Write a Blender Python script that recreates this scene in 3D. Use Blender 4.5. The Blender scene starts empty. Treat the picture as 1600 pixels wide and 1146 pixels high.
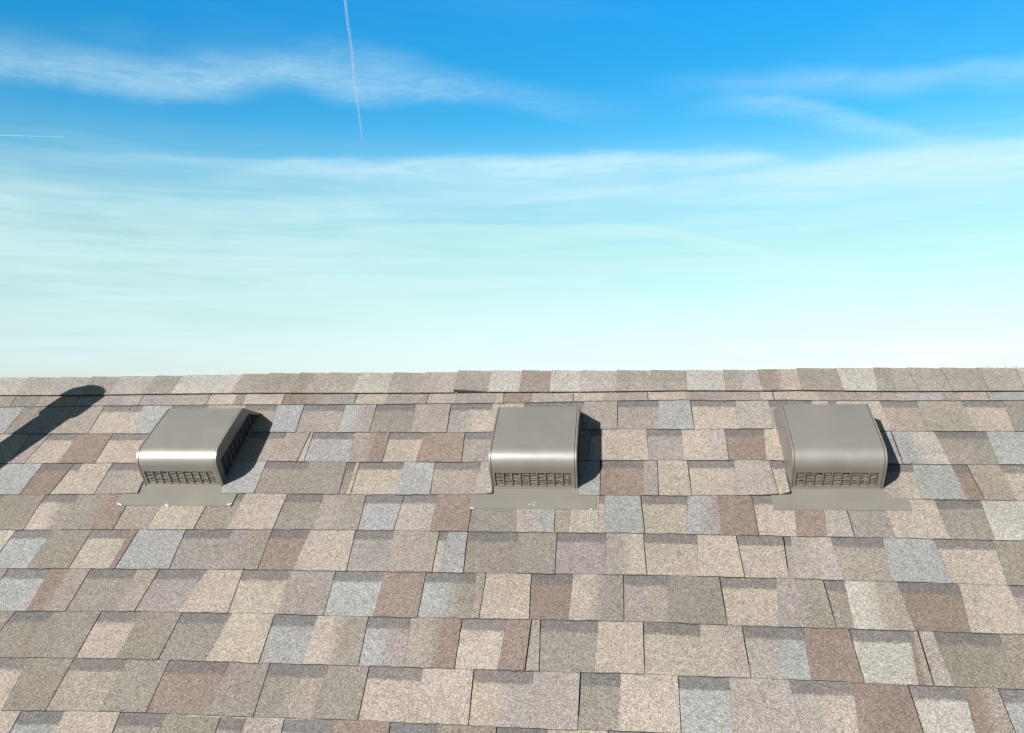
import bpy, bmesh, math, random
from mathutils import Vector, Matrix
random.seed(7)
R = math.radians
scene = bpy.context.scene
COL = scene.collection

# ---------------------------------------------------------------- measurements
# roof coordinates: X along the ridge, s metres down the slope, n metres above the shingle surface
PITCH = R(36.87)
CP, SP = math.cos(PITCH), math.sin(PITCH)
RIDGE_S, RIDGE_Z = -0.02, 6.0
CAM = {'R': [0.992203, -0.095392, -0.080205], 'U': [0.011301, -0.572033, 0.820153], 'F': [-0.124116, -0.814665, -0.566495], 'f': 1451.01, 'h': 1.74209, 's0': 2.4518}
SHINGLES = [
(1,(-2.2836,0.079,-2.0785,0.081,-2.0637,0.1493,-2.2736,0.149),'t',0,0),
(1,(-2.0763,0.081,-1.9803,0.0822,-1.9707,0.1485,-2.0615,0.1493),'g',0,0),
(1,(-1.98,0.0822,-1.8455,0.0829,-1.8346,0.1472,-1.9704,0.1485),'t',0,0),
(1,(-1.8433,0.0829,-1.7387,0.082,-1.7319,0.1462,-1.8324,0.1472),'m',0,0),
(1,(-1.7384,0.082,-1.6142,0.0808,-1.6093,0.1453,-1.7316,0.1462),'m:l',0,0),
(1,(-1.612,0.0808,-1.3774,0.0797,-1.374,0.145,-1.6071,0.1453),'m:t',0,0),
(1,(-1.3752,0.0797,-1.2852,0.0795,-1.2767,0.1448,-1.3718,0.145),'b',0,0),
(1,(-1.2849,0.0795,-1.2519,0.0794,-1.2484,0.1448,-1.2764,0.1448),'o',0,0),
(1,(-1.2516,0.0794,-1.1202,0.0806,-1.1159,0.1456,-1.2481,0.1448),'b',0,0),
(1,(-1.118,0.0806,-0.8764,0.0838,-0.8733,0.1481,-1.1137,0.1456),'r:m',0,0),
(1,(-0.8742,0.0838,-0.7726,0.085,-0.7716,0.1478,-0.8711,0.1481),'b',0,0),
(1,(-0.7723,0.085,-0.6401,0.0857,-0.6375,0.147,-0.7713,0.1478),'m',0,0),
(1,(-0.6379,0.0857,-0.5476,0.0811,-0.5439,0.1464,-0.6353,0.147),'b',0,0),
(1,(-0.5473,0.0811,-0.4183,0.0846,-0.4154,0.1456,-0.5436,0.1464),'m',0,0),
(1,(-0.418,0.0846,-0.3955,0.0849,-0.39,0.1453,-0.4151,0.1456),'b',0,0),
(1,(-0.3933,0.0849,-0.3,0.0857,-0.3004,0.1435,-0.3878,0.1453),'r',0,0),
(1,(-0.2997,0.0857,-0.1737,0.0866,-0.1714,0.1402,-0.3001,0.1435),'l',0,0),
(1,(-0.1715,0.0866,-0.0741,0.0868,-0.0772,0.1378,-0.1692,0.1402),'b',0,0),
(1,(-0.0738,0.0868,0.0567,0.0854,0.0594,0.136,-0.0769,0.1378),'t',0,0),
(1,(0.0589,0.0854,0.1742,0.0842,0.1772,0.1349,0.0616,0.136),'b',0,0),
(1,(0.1745,0.0842,0.3011,0.0866,0.2979,0.1406,0.1775,0.1349),'m',0,0),
(1,(0.3014,0.0866,0.4014,0.0886,0.3971,0.1396,0.2982,0.1406),'t',0,0),
(1,(0.4017,0.0886,0.4366,0.0889,0.4374,0.1392,0.3974,0.1396),'b',0,0),
(1,(0.4396,0.0889,0.5752,0.089,0.5717,0.1419,0.4404,0.1392),'b',0,0),
(1,(0.5755,0.089,0.6829,0.0931,0.6835,0.1442,0.572,0.1419),'t',0,0),
(1,(0.6851,0.0931,0.7986,0.0974,0.7923,0.1464,0.6857,0.1442),'t',0,0),
(1,(0.7989,0.0974,0.8687,0.0978,0.8596,0.1469,0.7926,0.1464),'l',0,0),
(1,(0.869,0.0978,0.9329,0.0981,0.9229,0.1473,0.8599,0.1469),'s',0,0),
(1,(0.9332,0.0981,0.9822,0.0983,0.975,0.1476,0.9232,0.1473),'m',0,0),
(1,(0.9825,0.0983,1.0593,0.0987,1.0526,0.1482,0.9753,0.1476),'b',0,0),
(1,(1.0615,0.0987,1.2556,0.0996,1.2636,0.1487,1.0548,0.1482),'s',0,0),
(2,(-2.2056,0.1453,-2.0095,0.1448,-2.0014,0.2916,-2.2044,0.2912),'s',0,0),
(2,(-2.0073,0.1448,-1.9498,0.1443,-1.9411,0.2919,-1.9992,0.2916),'o',0,0),
(2,(-1.9476,0.1443,-1.7268,0.1422,-1.7107,0.2927,-1.9389,0.2919),'m:t',0,0),
(2,(-1.7257,0.1406,-1.592,0.1397,-1.5517,0.2913,-1.7097,0.2912),'b',1,0),
(2,(-1.5906,0.1413,-1.4883,0.1412,-1.4571,0.291,-1.5503,0.2928),'s',0,0),
(2,(-1.489,0.1396,-1.3631,0.1394,-1.3316,0.2872,-1.4578,0.2895),'t',1,0),
(2,(-1.3619,0.141,-1.2353,0.1408,-1.2054,0.2863,-1.3304,0.2886),'t',0,0),
(2,(-1.2358,0.1392,-1.1295,0.1399,-1.1084,0.2846,-1.206,0.2848),'t',1,0),
(2,(-1.1284,0.1415,-1.0391,0.1424,-1.0255,0.2875,-1.1073,0.2861),'s',0,0),
(2,(-1.0376,0.1408,-0.8999,0.1423,-0.8936,0.288,-1.024,0.286),'m:t',1,0),
(2,(-0.899,0.1439,-0.799,0.1439,-0.7906,0.2899,-0.8927,0.2895),'s:m',0,0),
(2,(-0.7973,0.1423,-0.6713,0.1416,-0.6597,0.289,-0.789,0.2885),'g',1,0),
(2,(-0.6705,0.1432,-0.5581,0.1425,-0.5491,0.2909,-0.659,0.2905),'t:m',0,0),
(2,(-0.5563,0.141,-0.4245,0.1401,-0.4115,0.2868,-0.5473,0.2894),'m:b',1,0),
(2,(-0.4239,0.1417,-0.325,0.1401,-0.3124,0.2858,-0.4109,0.2883),'b',0,0),
(2,(-0.325,0.1385,-0.139,0.1338,-0.1342,0.278,-0.3123,0.2843),'m',1,0),
(2,(-0.1386,0.1354,-0.0348,0.1329,-0.0344,0.2764,-0.1338,0.2795),'t',0,0),
(2,(-0.0326,0.1313,0.0919,0.1301,0.087,0.2767,-0.0322,0.2749),'m',1,0),
(2,(0.0921,0.1317,0.1862,0.1308,0.1911,0.2796,0.0873,0.2782),'s',0,0),
(2,(0.1885,0.1292,0.3236,0.1348,0.3149,0.2776,0.1935,0.2782),'b',1,0),
(2,(0.3237,0.1364,0.4205,0.1354,0.4172,0.2761,0.3149,0.2791),'l',0,0),
(2,(0.4211,0.1338,0.5488,0.1358,0.5377,0.2796,0.4177,0.2746),'m',1,0),
(2,(0.5487,0.1374,0.595,0.1384,0.5818,0.283,0.5377,0.2811),'b',0,0),
(2,(0.5957,0.1368,0.6195,0.1373,0.6105,0.2827,0.5825,0.2815),'b',1,0),
(2,(0.6194,0.1389,0.7444,0.1414,0.7468,0.2899,0.6104,0.2842),'b',0,0),
(2,(0.7452,0.1398,0.8508,0.1412,0.8396,0.2896,0.7476,0.2884),'t',1,0),
(2,(0.8505,0.1428,0.9749,0.1437,0.9752,0.2922,0.8394,0.291),'t',0,0),
(2,(0.9758,0.1421,1.0935,0.1429,1.0781,0.2916,0.9762,0.2907),'b',1,0),
(2,(1.0931,0.1445,1.2658,0.1447,1.2525,0.2933,1.0777,0.2931),'g',0,0),
(3,(-2.061,0.2878,-1.9088,0.2883,-1.8968,0.4374,-2.0555,0.4378),'b',0,0),
(3,(-1.9066,0.2883,-1.8401,0.2885,-1.848,0.4371,-1.8946,0.4374),'m',0,0),
(3,(-1.8391,0.287,-1.7456,0.2874,-1.7366,0.435,-1.8471,0.4357),'b',1,0),
(3,(-1.7441,0.2889,-1.6276,0.2893,-1.6174,0.4357,-1.7351,0.4364),'r',0,0),
(3,(-1.6265,0.2878,-1.4819,0.2862,-1.4693,0.4324,-1.6163,0.4343),'b',1,0),
(3,(-1.4806,0.2877,-1.3234,0.2847,-1.3079,0.4287,-1.468,0.4338),'t',0,0),
(3,(-1.3221,0.2832,-1.1668,0.2803,-1.172,0.423,-1.3066,0.4273),'m',1,0),
(3,(-1.1665,0.2803,-1.054,0.2818,-1.0461,0.4232,-1.1717,0.423),'t',1,0),
(3,(-1.053,0.2833,-0.978,0.2846,-0.9807,0.4269,-1.0451,0.4246),'t',0,0),
(3,(-0.975,0.2846,-0.9694,0.2847,-0.9584,0.4276,-0.9777,0.4269),'b',0,0),
(3,(-0.9679,0.2832,-0.8382,0.2845,-0.8208,0.4275,-0.9569,0.4262),'s',1,0),
(3,(-0.8373,0.286,-0.7255,0.2865,-0.7206,0.4284,-0.8199,0.4289),'t:r',0,0),
(3,(-0.7238,0.285,-0.617,0.2854,-0.6205,0.4265,-0.7189,0.427),'b',1,0),
(3,(-0.6163,0.2869,-0.4931,0.2862,-0.4845,0.4272,-0.6198,0.4279),'r',0,0),
(3,(-0.4912,0.2847,-0.3694,0.2823,-0.3584,0.4242,-0.4827,0.4258),'m',1,0),
(3,(-0.3688,0.2838,-0.2349,0.2793,-0.2258,0.4227,-0.3578,0.4256),'t',0,0),
(3,(-0.2327,0.2793,-0.1162,0.2751,-0.114,0.4202,-0.2236,0.4227),'t',0,0),
(3,(-0.1141,0.2736,-0.0772,0.2723,-0.0767,0.418,-0.1119,0.4188),'b',1,0),
(3,(-0.0769,0.2738,0.0505,0.2739,0.0563,0.4189,-0.0763,0.4194),'b',0,0),
(3,(0.0509,0.2724,0.1544,0.2739,0.1513,0.4173,0.0567,0.4175),'m',1,0),
(3,(0.1546,0.2754,0.2773,0.2769,0.2778,0.4185,0.1515,0.4187),'b:l',0,0),
(3,(0.2797,0.2754,0.3908,0.2707,0.3806,0.4169,0.2802,0.4171),'r',1,0),
(3,(0.3909,0.2722,0.5105,0.2763,0.5008,0.4236,0.3807,0.4183),'b',0,0),
(3,(0.5131,0.2748,0.6363,0.28,0.6275,0.4279,0.5033,0.4222),'t',1,0),
(3,(0.6362,0.2815,0.7432,0.286,0.7411,0.4338,0.6274,0.4293),'s',0,0),
(3,(0.7462,0.286,0.8613,0.2875,0.8655,0.4345,0.7441,0.4338),'s:w',0,0),
(3,(0.8622,0.286,1.0016,0.2872,0.9909,0.4338,0.8664,0.4331),'t:g',1,0),
(3,(1.0012,0.2887,1.2044,0.2896,1.1987,0.4354,0.9905,0.4351),'s',0,0),
(4,(-2.0915,0.4343,-1.7877,0.4332,-1.7852,0.5773,-2.0911,0.5793),'s',0,0),
(4,(-1.7868,0.4319,-1.6864,0.4312,-1.6924,0.5743,-1.7842,0.576),'r',1,0),
(4,(-1.6834,0.4312,-1.6557,0.4311,-1.6591,0.5737,-1.6894,0.5743),'b',1,0),
(4,(-1.6543,0.4325,-1.56,0.4319,-1.5517,0.5731,-1.6576,0.575),'b',0,0),
(4,(-1.5588,0.4305,-1.4412,0.428,-1.4159,0.5693,-1.5505,0.5718),'m:t',1,2),
(4,(-1.1829,0.4213,-1.0753,0.4202,-1.0669,0.5651,-1.1652,0.5659),'s',0,0),
(4,(-1.0738,0.4188,-0.9438,0.4233,-0.935,0.5654,-1.0654,0.5638),'g',1,0),
(4,(-0.9429,0.4247,-0.8274,0.4254,-0.8166,0.5683,-0.934,0.5667),'g',0,0),
(4,(-0.8258,0.424,-0.7988,0.4239,-0.7938,0.5674,-0.815,0.567),'o',1,0),
(4,(-0.798,0.4253,-0.7886,0.4252,-0.7821,0.5688,-0.793,0.5686),'b',0,0),
(4,(-0.7869,0.4238,-0.6541,0.4231,-0.6534,0.5664,-0.7804,0.5675),'b',1,0),
(4,(-0.6534,0.4245,-0.563,0.4241,-0.5536,0.5663,-0.6527,0.5677),'s',0,0),
(4,(-0.5612,0.4227,-0.4263,0.422,-0.4285,0.562,-0.5518,0.565),'t',1,0),
(4,(-0.4257,0.4234,-0.3922,0.4229,-0.3779,0.5624,-0.4279,0.5633),'l',0,2),
(4,(-0.1422,0.4174,-0.0832,0.4161,-0.0813,0.5651,-0.1367,0.5652),'s',0,0),
(4,(-0.081,0.4147,0.0393,0.414,0.0381,0.5637,-0.0792,0.5638),'r',1,0),
(4,(0.0396,0.4154,0.078,0.4153,0.0766,0.5649,0.0384,0.565),'m',0,0),
(4,(0.0802,0.4153,0.1621,0.4152,0.1653,0.5648,0.0788,0.5649),'b',0,0),
(4,(0.1644,0.4138,0.2935,0.4135,0.2847,0.5619,0.1676,0.5635),'b',1,0),
(4,(0.2936,0.4149,0.3879,0.4149,0.3934,0.5601,0.2848,0.5632),'l',0,2),
(4,(0.3904,0.4135,0.4257,0.4152,0.4239,0.558,0.3959,0.5588),'b',1,1),
(4,(0.676,0.4266,0.7677,0.4291,0.7578,0.572,0.6687,0.5705),'t:b',1,0),
(4,(0.7674,0.4305,0.867,0.431,0.8694,0.575,0.7576,0.5733),'s',0,0),
(4,(0.8678,0.4296,0.9079,0.4298,0.9115,0.574,0.8703,0.5737),'r',1,0),
(4,(0.9095,0.4312,0.9919,0.4317,0.9913,0.5757,0.913,0.5753),'t',0,0),
(4,(0.9929,0.4303,1.1856,0.4306,1.1846,0.5745,0.9923,0.5744),'b',1,0),
(5,(-2.044,0.5746,-1.833,0.5735,-1.8156,0.7216,-2.0155,0.7229),'b',1,0),
(5,(-1.8315,0.5748,-1.7028,0.5725,-1.6917,0.721,-1.8141,0.7228),'o',0,0),
(5,(-1.7017,0.5712,-1.6001,0.5694,-1.5793,0.7174,-1.6906,0.7198),'b:g',1,0),
(5,(-1.5987,0.5706,-1.4341,0.5677,-1.4262,0.7159,-1.5779,0.7186),'g:r',0,0),
(5,(-1.4329,0.5664,-1.3267,0.5643,-1.3271,0.713,-1.4249,0.7147),'t',1,0),
(5,(-1.3255,0.5656,-1.1915,0.563,-1.1911,0.7118,-1.3259,0.7142),'b',0,0),
(5,(-1.1901,0.5617,-1.0933,0.5607,-1.0965,0.709,-1.1897,0.7106),'g',1,0),
(5,(-1.0923,0.562,-0.9673,0.5631,-0.9659,0.7087,-1.0955,0.7102),'b',0,0),
(5,(-0.9658,0.5618,-0.8609,0.5632,-0.8521,0.7068,-0.9643,0.7075),'g',1,0),
(5,(-0.86,0.5645,-0.737,0.5656,-0.7279,0.7072,-0.8512,0.708),'m:g',0,0),
(5,(-0.7353,0.5643,-0.628,0.5628,-0.6294,0.7065,-0.7262,0.706),'s',1,0),
(5,(-0.6258,0.5628,-0.5322,0.5615,-0.5306,0.707,-0.6272,0.7065),'l',1,0),
(5,(-0.5315,0.5628,-0.4299,0.56,-0.4274,0.7087,-0.5299,0.7082),'r',0,0),
(5,(-0.428,0.5587,-0.309,0.5587,-0.2985,0.7081,-0.4255,0.7075),'g',1,0),
(5,(-0.3085,0.56,-0.2033,0.5613,-0.198,0.7088,-0.298,0.7093),'l:s',0,0),
(5,(-0.2012,0.56,-0.1584,0.5605,-0.1603,0.7074,-0.196,0.7076),'t',1,0),
(5,(-0.158,0.5618,-0.0831,0.5619,-0.0836,0.7083,-0.1599,0.7087),'b',0,0),
(5,(-0.0829,0.5606,-0.0675,0.5606,-0.067,0.707,-0.0833,0.7071),'b',1,0),
(5,(-0.0671,0.5619,0.0286,0.5618,0.0367,0.7079,-0.0667,0.7082),'s',0,0),
(5,(0.0308,0.5605,0.1547,0.5603,0.1437,0.7081,0.039,0.7067),'b',1,0),
(5,(0.1549,0.5616,0.2344,0.5609,0.2323,0.7104,0.1439,0.7093),'s:m',0,0),
(5,(0.2347,0.5609,0.3228,0.5593,0.3246,0.7116,0.2326,0.7104),'r',0,0),
(5,(0.3252,0.558,0.4328,0.5552,0.4206,0.7114,0.327,0.7104),'b',1,0),
(5,(0.4328,0.5565,0.5062,0.5602,0.4923,0.7133,0.4206,0.7126),'r',0,0),
(5,(0.5065,0.5602,0.5589,0.5629,0.5596,0.7139,0.4926,0.7133),'l',0,0),
(5,(0.5615,0.5616,0.6584,0.5666,0.6594,0.7136,0.5622,0.7127),'m',1,0),
(5,(0.6582,0.5679,0.7872,0.5706,0.7892,0.717,0.6593,0.7148),'b',0,0),
(5,(0.7881,0.5693,0.9014,0.5707,0.8929,0.7175,0.7901,0.7158),'g',1,0),
(5,(0.9011,0.572,1.1476,0.5726,1.142,0.7199,0.8926,0.7187),'w:o',0,0),
(6,(-1.9382,0.7206,-1.7138,0.7184,-1.7112,0.8665,-1.9355,0.8684),'b',0,0),
(6,(-1.7127,0.7172,-1.6049,0.7149,-1.6032,0.8635,-1.7102,0.8654),'s',1,0),
(6,(-1.6035,0.7161,-1.4871,0.7139,-1.4817,0.8621,-1.6018,0.8646),'o',0,0),
(6,(-1.4859,0.7127,-1.3723,0.7107,-1.3687,0.8586,-1.4805,0.861),'b',1,0),
(6,(-1.3711,0.7119,-1.3522,0.7116,-1.353,0.8594,-1.3674,0.8597),'r',0,0),
(6,(-1.3492,0.7116,-1.2144,0.7092,-1.2017,0.8573,-1.35,0.8594),'s',0,0),
(6,(-1.213,0.708,-1.0783,0.7057,-1.077,0.8548,-1.2004,0.8562),'m',1,0),
(6,(-1.0773,0.7069,-0.9675,0.7057,-0.961,0.8546,-1.0759,0.8559),'m:g',0,0),
(6,(-0.966,0.7045,-0.859,0.7038,-0.8659,0.8533,-0.9594,0.8535),'r',1,0),
(6,(-0.8581,0.705,-0.7344,0.7043,-0.7233,0.8541,-0.865,0.8544),'b',0,0),
(6,(-0.7327,0.7031,-0.6278,0.7035,-0.6153,0.8528,-0.7216,0.853),'m',1,0),
(6,(-0.6271,0.7047,-0.5042,0.7054,-0.4997,0.8537,-0.6146,0.8539),'t',0,0),
(6,(-0.5024,0.7042,-0.4793,0.7043,-0.4809,0.8525,-0.4978,0.8526),'b',1,0),
(6,(-0.4787,0.7055,-0.4281,0.7057,-0.4192,0.8535,-0.4803,0.8536),'s',0,0),
(6,(-0.4262,0.7045,-0.2939,0.7051,-0.2852,0.8521,-0.4172,0.8524),'g',1,0),
(6,(-0.2934,0.7063,-0.1908,0.7058,-0.188,0.8524,-0.2847,0.8532),'g',0,0),
(6,(-0.1887,0.7046,-0.0622,0.704,-0.0634,0.8502,-0.186,0.8513),'m',1,0),
(6,(-0.0618,0.7052,0.0327,0.7049,0.0392,0.8508,-0.063,0.8513),'m:b',0,0),
(6,(0.0349,0.7037,0.1715,0.7055,0.1633,0.8511,0.0414,0.8497),'b',1,0),
(6,(0.1717,0.7067,0.2678,0.7079,0.2745,0.8535,0.1635,0.8522),'b',0,0),
(6,(0.2702,0.7067,0.3853,0.7081,0.3783,0.854,0.2769,0.8524),'b',1,0),
(6,(0.3883,0.7081,0.404,0.7083,0.3946,0.8542,0.3813,0.854),'m',1,0),
(6,(0.404,0.7095,0.5017,0.7104,0.5071,0.8574,0.3946,0.8553),'t:l',0,0),
(6,(0.5023,0.7092,0.6298,0.7104,0.615,0.8583,0.5077,0.8563),'t',1,0),
(6,(0.6297,0.7116,0.7476,0.7133,0.7536,0.8619,0.6149,0.8594),'s',0,0),
(6,(0.7484,0.7121,0.8885,0.7144,0.876,0.8631,0.7544,0.8608),'b',1,0),
(6,(0.8882,0.7156,1.1076,0.7169,1.1052,0.8652,0.8757,0.8642),'o',0,0),
(7,(-1.8257,0.8647,-1.6551,0.8629,-1.6541,1.0084,-1.8294,1.0104),'t',0,0),
(7,(-1.6541,0.8618,-1.5331,0.8593,-1.5235,1.0051,-1.653,1.0074),'s',1,0),
(7,(-1.5318,0.8604,-1.4203,0.858,-1.416,1.0035,-1.5221,1.0061),'r:t',0,0),
(7,(-1.4191,0.8569,-1.2907,0.8544,-1.2859,0.9993,-1.4148,1.0025),'g',1,0),
(7,(-1.2895,0.8555,-1.229,0.8548,-1.234,0.9994,-1.2847,1.0003),'t',0,0),
(7,(-1.2268,0.8537,-1.0963,0.8522,-1.1188,0.9977,-1.2318,0.9984),'m',1,0),
(7,(-1.0953,0.8533,-0.999,0.8522,-0.9892,0.9979,-1.1177,0.9987),'b',0,0),
(7,(-0.9975,0.8511,-0.8725,0.8505,-0.8605,0.9967,-0.9877,0.9969),'b',1,0),
(7,(-0.8716,0.8516,-0.7517,0.8514,-0.7454,0.9984,-0.8596,0.9977),'m',0,0),
(7,(-0.75,0.8503,-0.6214,0.8501,-0.6198,0.9982,-0.7437,0.9974),'s',1,0),
(7,(-0.6207,0.8512,-0.5154,0.851,-0.5113,0.9985,-0.619,0.9992),'r',0,0),
(7,(-0.5136,0.8499,-0.3865,0.8496,-0.3813,0.9963,-0.5095,0.9975),'s:g',1,0),
(7,(-0.3859,0.8507,-0.3611,0.8507,-0.3618,0.9971,-0.3807,0.9973),'t',0,0),
(7,(-0.3589,0.8507,-0.2469,0.8501,-0.2406,0.9962,-0.3596,0.9971),'b',0,0),
(7,(-0.2449,0.849,-0.1412,0.8481,-0.1471,0.9949,-0.2385,0.9952),'r',1,0),
(7,(-0.1408,0.8492,-0.0187,0.8482,-0.0175,0.9955,-0.1467,0.9959),'b:g',0,0),
(7,(-0.0165,0.8471,0.0917,0.8475,0.0855,0.9958,-0.0153,0.9945),'m:t',1,0),
(7,(0.0919,0.8486,0.214,0.8501,0.22,0.9998,0.0858,0.9968),'g',0,0),
(7,(0.2163,0.849,0.3503,0.8507,0.3357,1.0011,0.2223,0.9988),'b',1,0),
(7,(0.3503,0.8518,0.4581,0.8538,0.4631,1.0033,0.3358,1.0021),'m:g',0,0),
(7,(0.4607,0.8527,0.5083,0.8536,0.5028,1.0026,0.4656,1.0023),'g',1,0),
(7,(0.5082,0.8547,0.628,0.8569,0.6332,1.0048,0.5028,1.0036),'w:t',0,0),
(7,(0.6287,0.8558,0.7675,0.8583,0.7522,1.0049,0.6339,1.0038),'r',1,0),
(7,(0.7673,0.8594,0.8769,0.8615,0.879,1.007,0.752,1.0059),'b',0,0),
(7,(0.8778,0.8604,1.0664,0.8613,1.0681,1.0065,0.88,1.006),'m',1,0),
(8,(-1.77,1.0072,-1.552,1.0042,-1.5633,1.1483,-1.7767,1.1509),'o',0,0),
(8,(-1.5508,1.0032,-1.4502,1.0007,-1.4445,1.1453,-1.5622,1.1474),'g:o',1,0),
(8,(-1.4489,1.0017,-1.3221,0.9987,-1.3184,1.1434,-1.4432,1.1462),'g',0,0),
(8,(-1.3208,0.9977,-1.2144,0.9957,-1.2176,1.1403,-1.3171,1.1425),'b',1,0),
(8,(-1.2133,0.9967,-1.1092,0.9961,-1.1101,1.141,-1.2165,1.1412),'o',0,0),
(8,(-1.1077,0.9951,-0.9798,0.9943,-0.9936,1.1408,-1.1086,1.1401),'g',1,0),
(8,(-0.9789,0.9953,-0.8689,0.9952,-0.8621,1.1424,-0.9926,1.1417),'b',0,0),
(8,(-0.8673,0.9942,-0.7592,0.9948,-0.7568,1.141,-0.8604,1.1415),'s',1,0),
(8,(-0.7584,0.9958,-0.6325,0.9966,-0.6233,1.1412,-0.7559,1.1419),'b:g',0,0),
(8,(-0.6308,0.9956,-0.5273,0.9952,-0.5146,1.1402,-0.6215,1.1403),'s:m',1,0),
(8,(-0.5267,0.9962,-0.402,0.995,-0.3994,1.1415,-0.5139,1.1411),'t:r',0,0),
(8,(-0.4001,0.994,-0.2939,0.993,-0.3005,1.1409,-0.3975,1.1406),'b',1,0),
(8,(-0.2934,0.994,-0.2353,0.9937,-0.2393,1.1419,-0.3,1.1418),'r',0,0),
(8,(-0.2323,0.9937,-0.2143,0.9936,-0.2065,1.1418,-0.2363,1.1419),'m',0,0),
(8,(-0.2122,0.9926,-0.0765,0.9922,-0.082,1.1406,-0.2044,1.1409),'g',1,0),
(8,(-0.0761,0.9932,0.0271,0.9931,0.0277,1.1413,-0.0817,1.1415),'b',0,0),
(8,(0.0293,0.992,0.1575,0.9949,0.1495,1.1412,0.0299,1.1404),'b',1,0),
(8,(0.1577,0.9959,0.2521,0.998,0.2573,1.1428,0.1497,1.1421),'b:l',0,0),
(8,(0.2544,0.997,0.3904,0.9991,0.3844,1.1439,0.2597,1.1419),'l:s',1,0),
(8,(0.3904,1.0001,0.4891,1.001,0.4937,1.1469,0.3844,1.1448),'r',0,0),
(8,(0.4917,1.0,0.6223,1.0012,0.6046,1.1478,0.4962,1.146),'w',1,0),
(8,(0.6222,1.0022,0.6384,1.0024,0.6352,1.1491,0.6045,1.1487),'r:t',0,0),
(8,(0.6414,1.0024,0.6713,1.0027,0.6764,1.1496,0.6382,1.1491),'l',0,0),
(8,(0.6721,1.0017,0.8115,1.003,0.8003,1.1502,0.6771,1.1487),'o',1,0),
(8,(0.8113,1.004,1.0366,1.0049,1.0447,1.1526,0.8001,1.1511),'o',0,0),
(9,(-1.6791,1.1465,-1.4388,1.1429,-1.4227,1.2899,-1.6698,1.2934),'b',1,0),
(9,(-1.4375,1.1438,-1.3231,1.1412,-1.3165,1.2876,-1.4214,1.2907),'o',0,0),
(9,(-1.3218,1.1403,-1.1877,1.1374,-1.19,1.2831,-1.3152,1.2868),'t',1,0),
(9,(-1.1866,1.1383,-1.0831,1.1389,-1.0781,1.2823,-1.1889,1.284),'g',0,0),
(9,(-1.0817,1.138,-0.9321,1.1389,-0.9361,1.2827,-1.0766,1.2815),'r',1,0),
(9,(-0.9312,1.1398,-0.8356,1.14,-0.8282,1.2844,-0.9352,1.2835),'g',0,0),
(9,(-0.834,1.1391,-0.6938,1.1384,-0.6927,1.282,-0.8266,1.2836),'g:t',1,0),
(9,(-0.693,1.1393,-0.5979,1.1388,-0.5915,1.2815,-0.6919,1.2828),'g',0,0),
(9,(-0.5961,1.1379,-0.4721,1.1381,-0.4616,1.2825,-0.5897,1.2807),'b',1,0),
(9,(-0.4715,1.139,-0.3552,1.1394,-0.3477,1.2849,-0.461,1.2833),'b',0,0),
(9,(-0.3532,1.1385,-0.2183,1.1387,-0.215,1.2851,-0.3457,1.2841),'b:l',1,0),
(9,(-0.2178,1.1396,-0.1141,1.1393,-0.1149,1.2851,-0.2146,1.2859),'l',0,0),
(9,(-0.1111,1.1384,-0.0241,1.1382,-0.0307,1.2836,-0.112,1.2843),'g',1,0),
(9,(-0.0238,1.1391,0.1003,1.1396,0.0996,1.2848,-0.0304,1.2844),'b',0,0),
(9,(0.1026,1.1387,0.211,1.1394,0.2038,1.2849,0.1018,1.284),'s',1,0),
(9,(0.2112,1.1403,0.3372,1.1416,0.3477,1.2879,0.204,1.2857),'l',0,0),
(9,(0.3377,1.1407,0.4721,1.1433,0.4568,1.2893,0.3482,1.2871),'l:b',1,0),
(9,(0.4721,1.1442,0.5822,1.1461,0.5856,1.2927,0.4567,1.2901),'r',0,0),
(9,(0.5848,1.1452,0.6986,1.1467,0.6836,1.2939,0.5882,1.292),'w',1,0),
(9,(0.6984,1.1476,0.7635,1.1484,0.7632,1.2964,0.6834,1.2947),'r:t',0,0),
(9,(0.7662,1.1475,0.9919,1.1491,1.0009,1.2974,0.7659,1.2956),'s',1,0),
(10,(-1.5996,1.2912,-1.3757,1.2872,-1.3683,1.4335,-1.5918,1.438),'b',0,0),
(10,(-1.3744,1.2864,-1.2712,1.2834,-1.2658,1.4314,-1.3671,1.4328),'s',1,0),
(10,(-1.2701,1.2842,-1.1393,1.2804,-1.1242,1.4306,-1.2646,1.4321),'b',0,0),
(10,(-1.1379,1.2796,-1.0296,1.2799,-1.0313,1.4289,-1.1228,1.4299),'m',1,0),
(10,(-1.0286,1.2807,-0.9037,1.2818,-0.8938,1.4281,-1.0303,1.4296),'o',0,0),
(10,(-0.9022,1.281,-0.8425,1.2815,-0.8419,1.4268,-0.8922,1.4274),'m',1,0),
(10,(-0.8417,1.2823,-0.7566,1.2816,-0.7417,1.4267,-0.8411,1.4275),'l',0,0),
(10,(-0.7549,1.2808,-0.6464,1.2794,-0.6294,1.4256,-0.74,1.426),'s',1,0),
(10,(-0.6456,1.2802,-0.5197,1.2805,-0.5077,1.4259,-0.6287,1.4263),'r',0,0),
(10,(-0.5178,1.2796,-0.4132,1.2811,-0.4025,1.4249,-0.5059,1.4252),'s',1,0),
(10,(-0.4126,1.282,-0.2874,1.2837,-0.2793,1.4252,-0.4019,1.4256),'o',0,0),
(10,(-0.2854,1.2829,-0.1773,1.2828,-0.1706,1.4239,-0.2773,1.4245),'o',1,0),
(10,(-0.1769,1.2836,-0.0517,1.2826,-0.05,1.4239,-0.1702,1.4247),'b',0,0),
(10,(-0.0495,1.2818,0.062,1.2817,0.0631,1.4226,-0.0479,1.4232),'m',1,0),
(10,(0.0623,1.2825,0.185,1.2836,0.1848,1.4226,0.0633,1.4233),'b',0,0),
(10,(0.1873,1.2828,0.3207,1.2845,0.3244,1.4221,0.1871,1.4219),'b',1,0),
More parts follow.
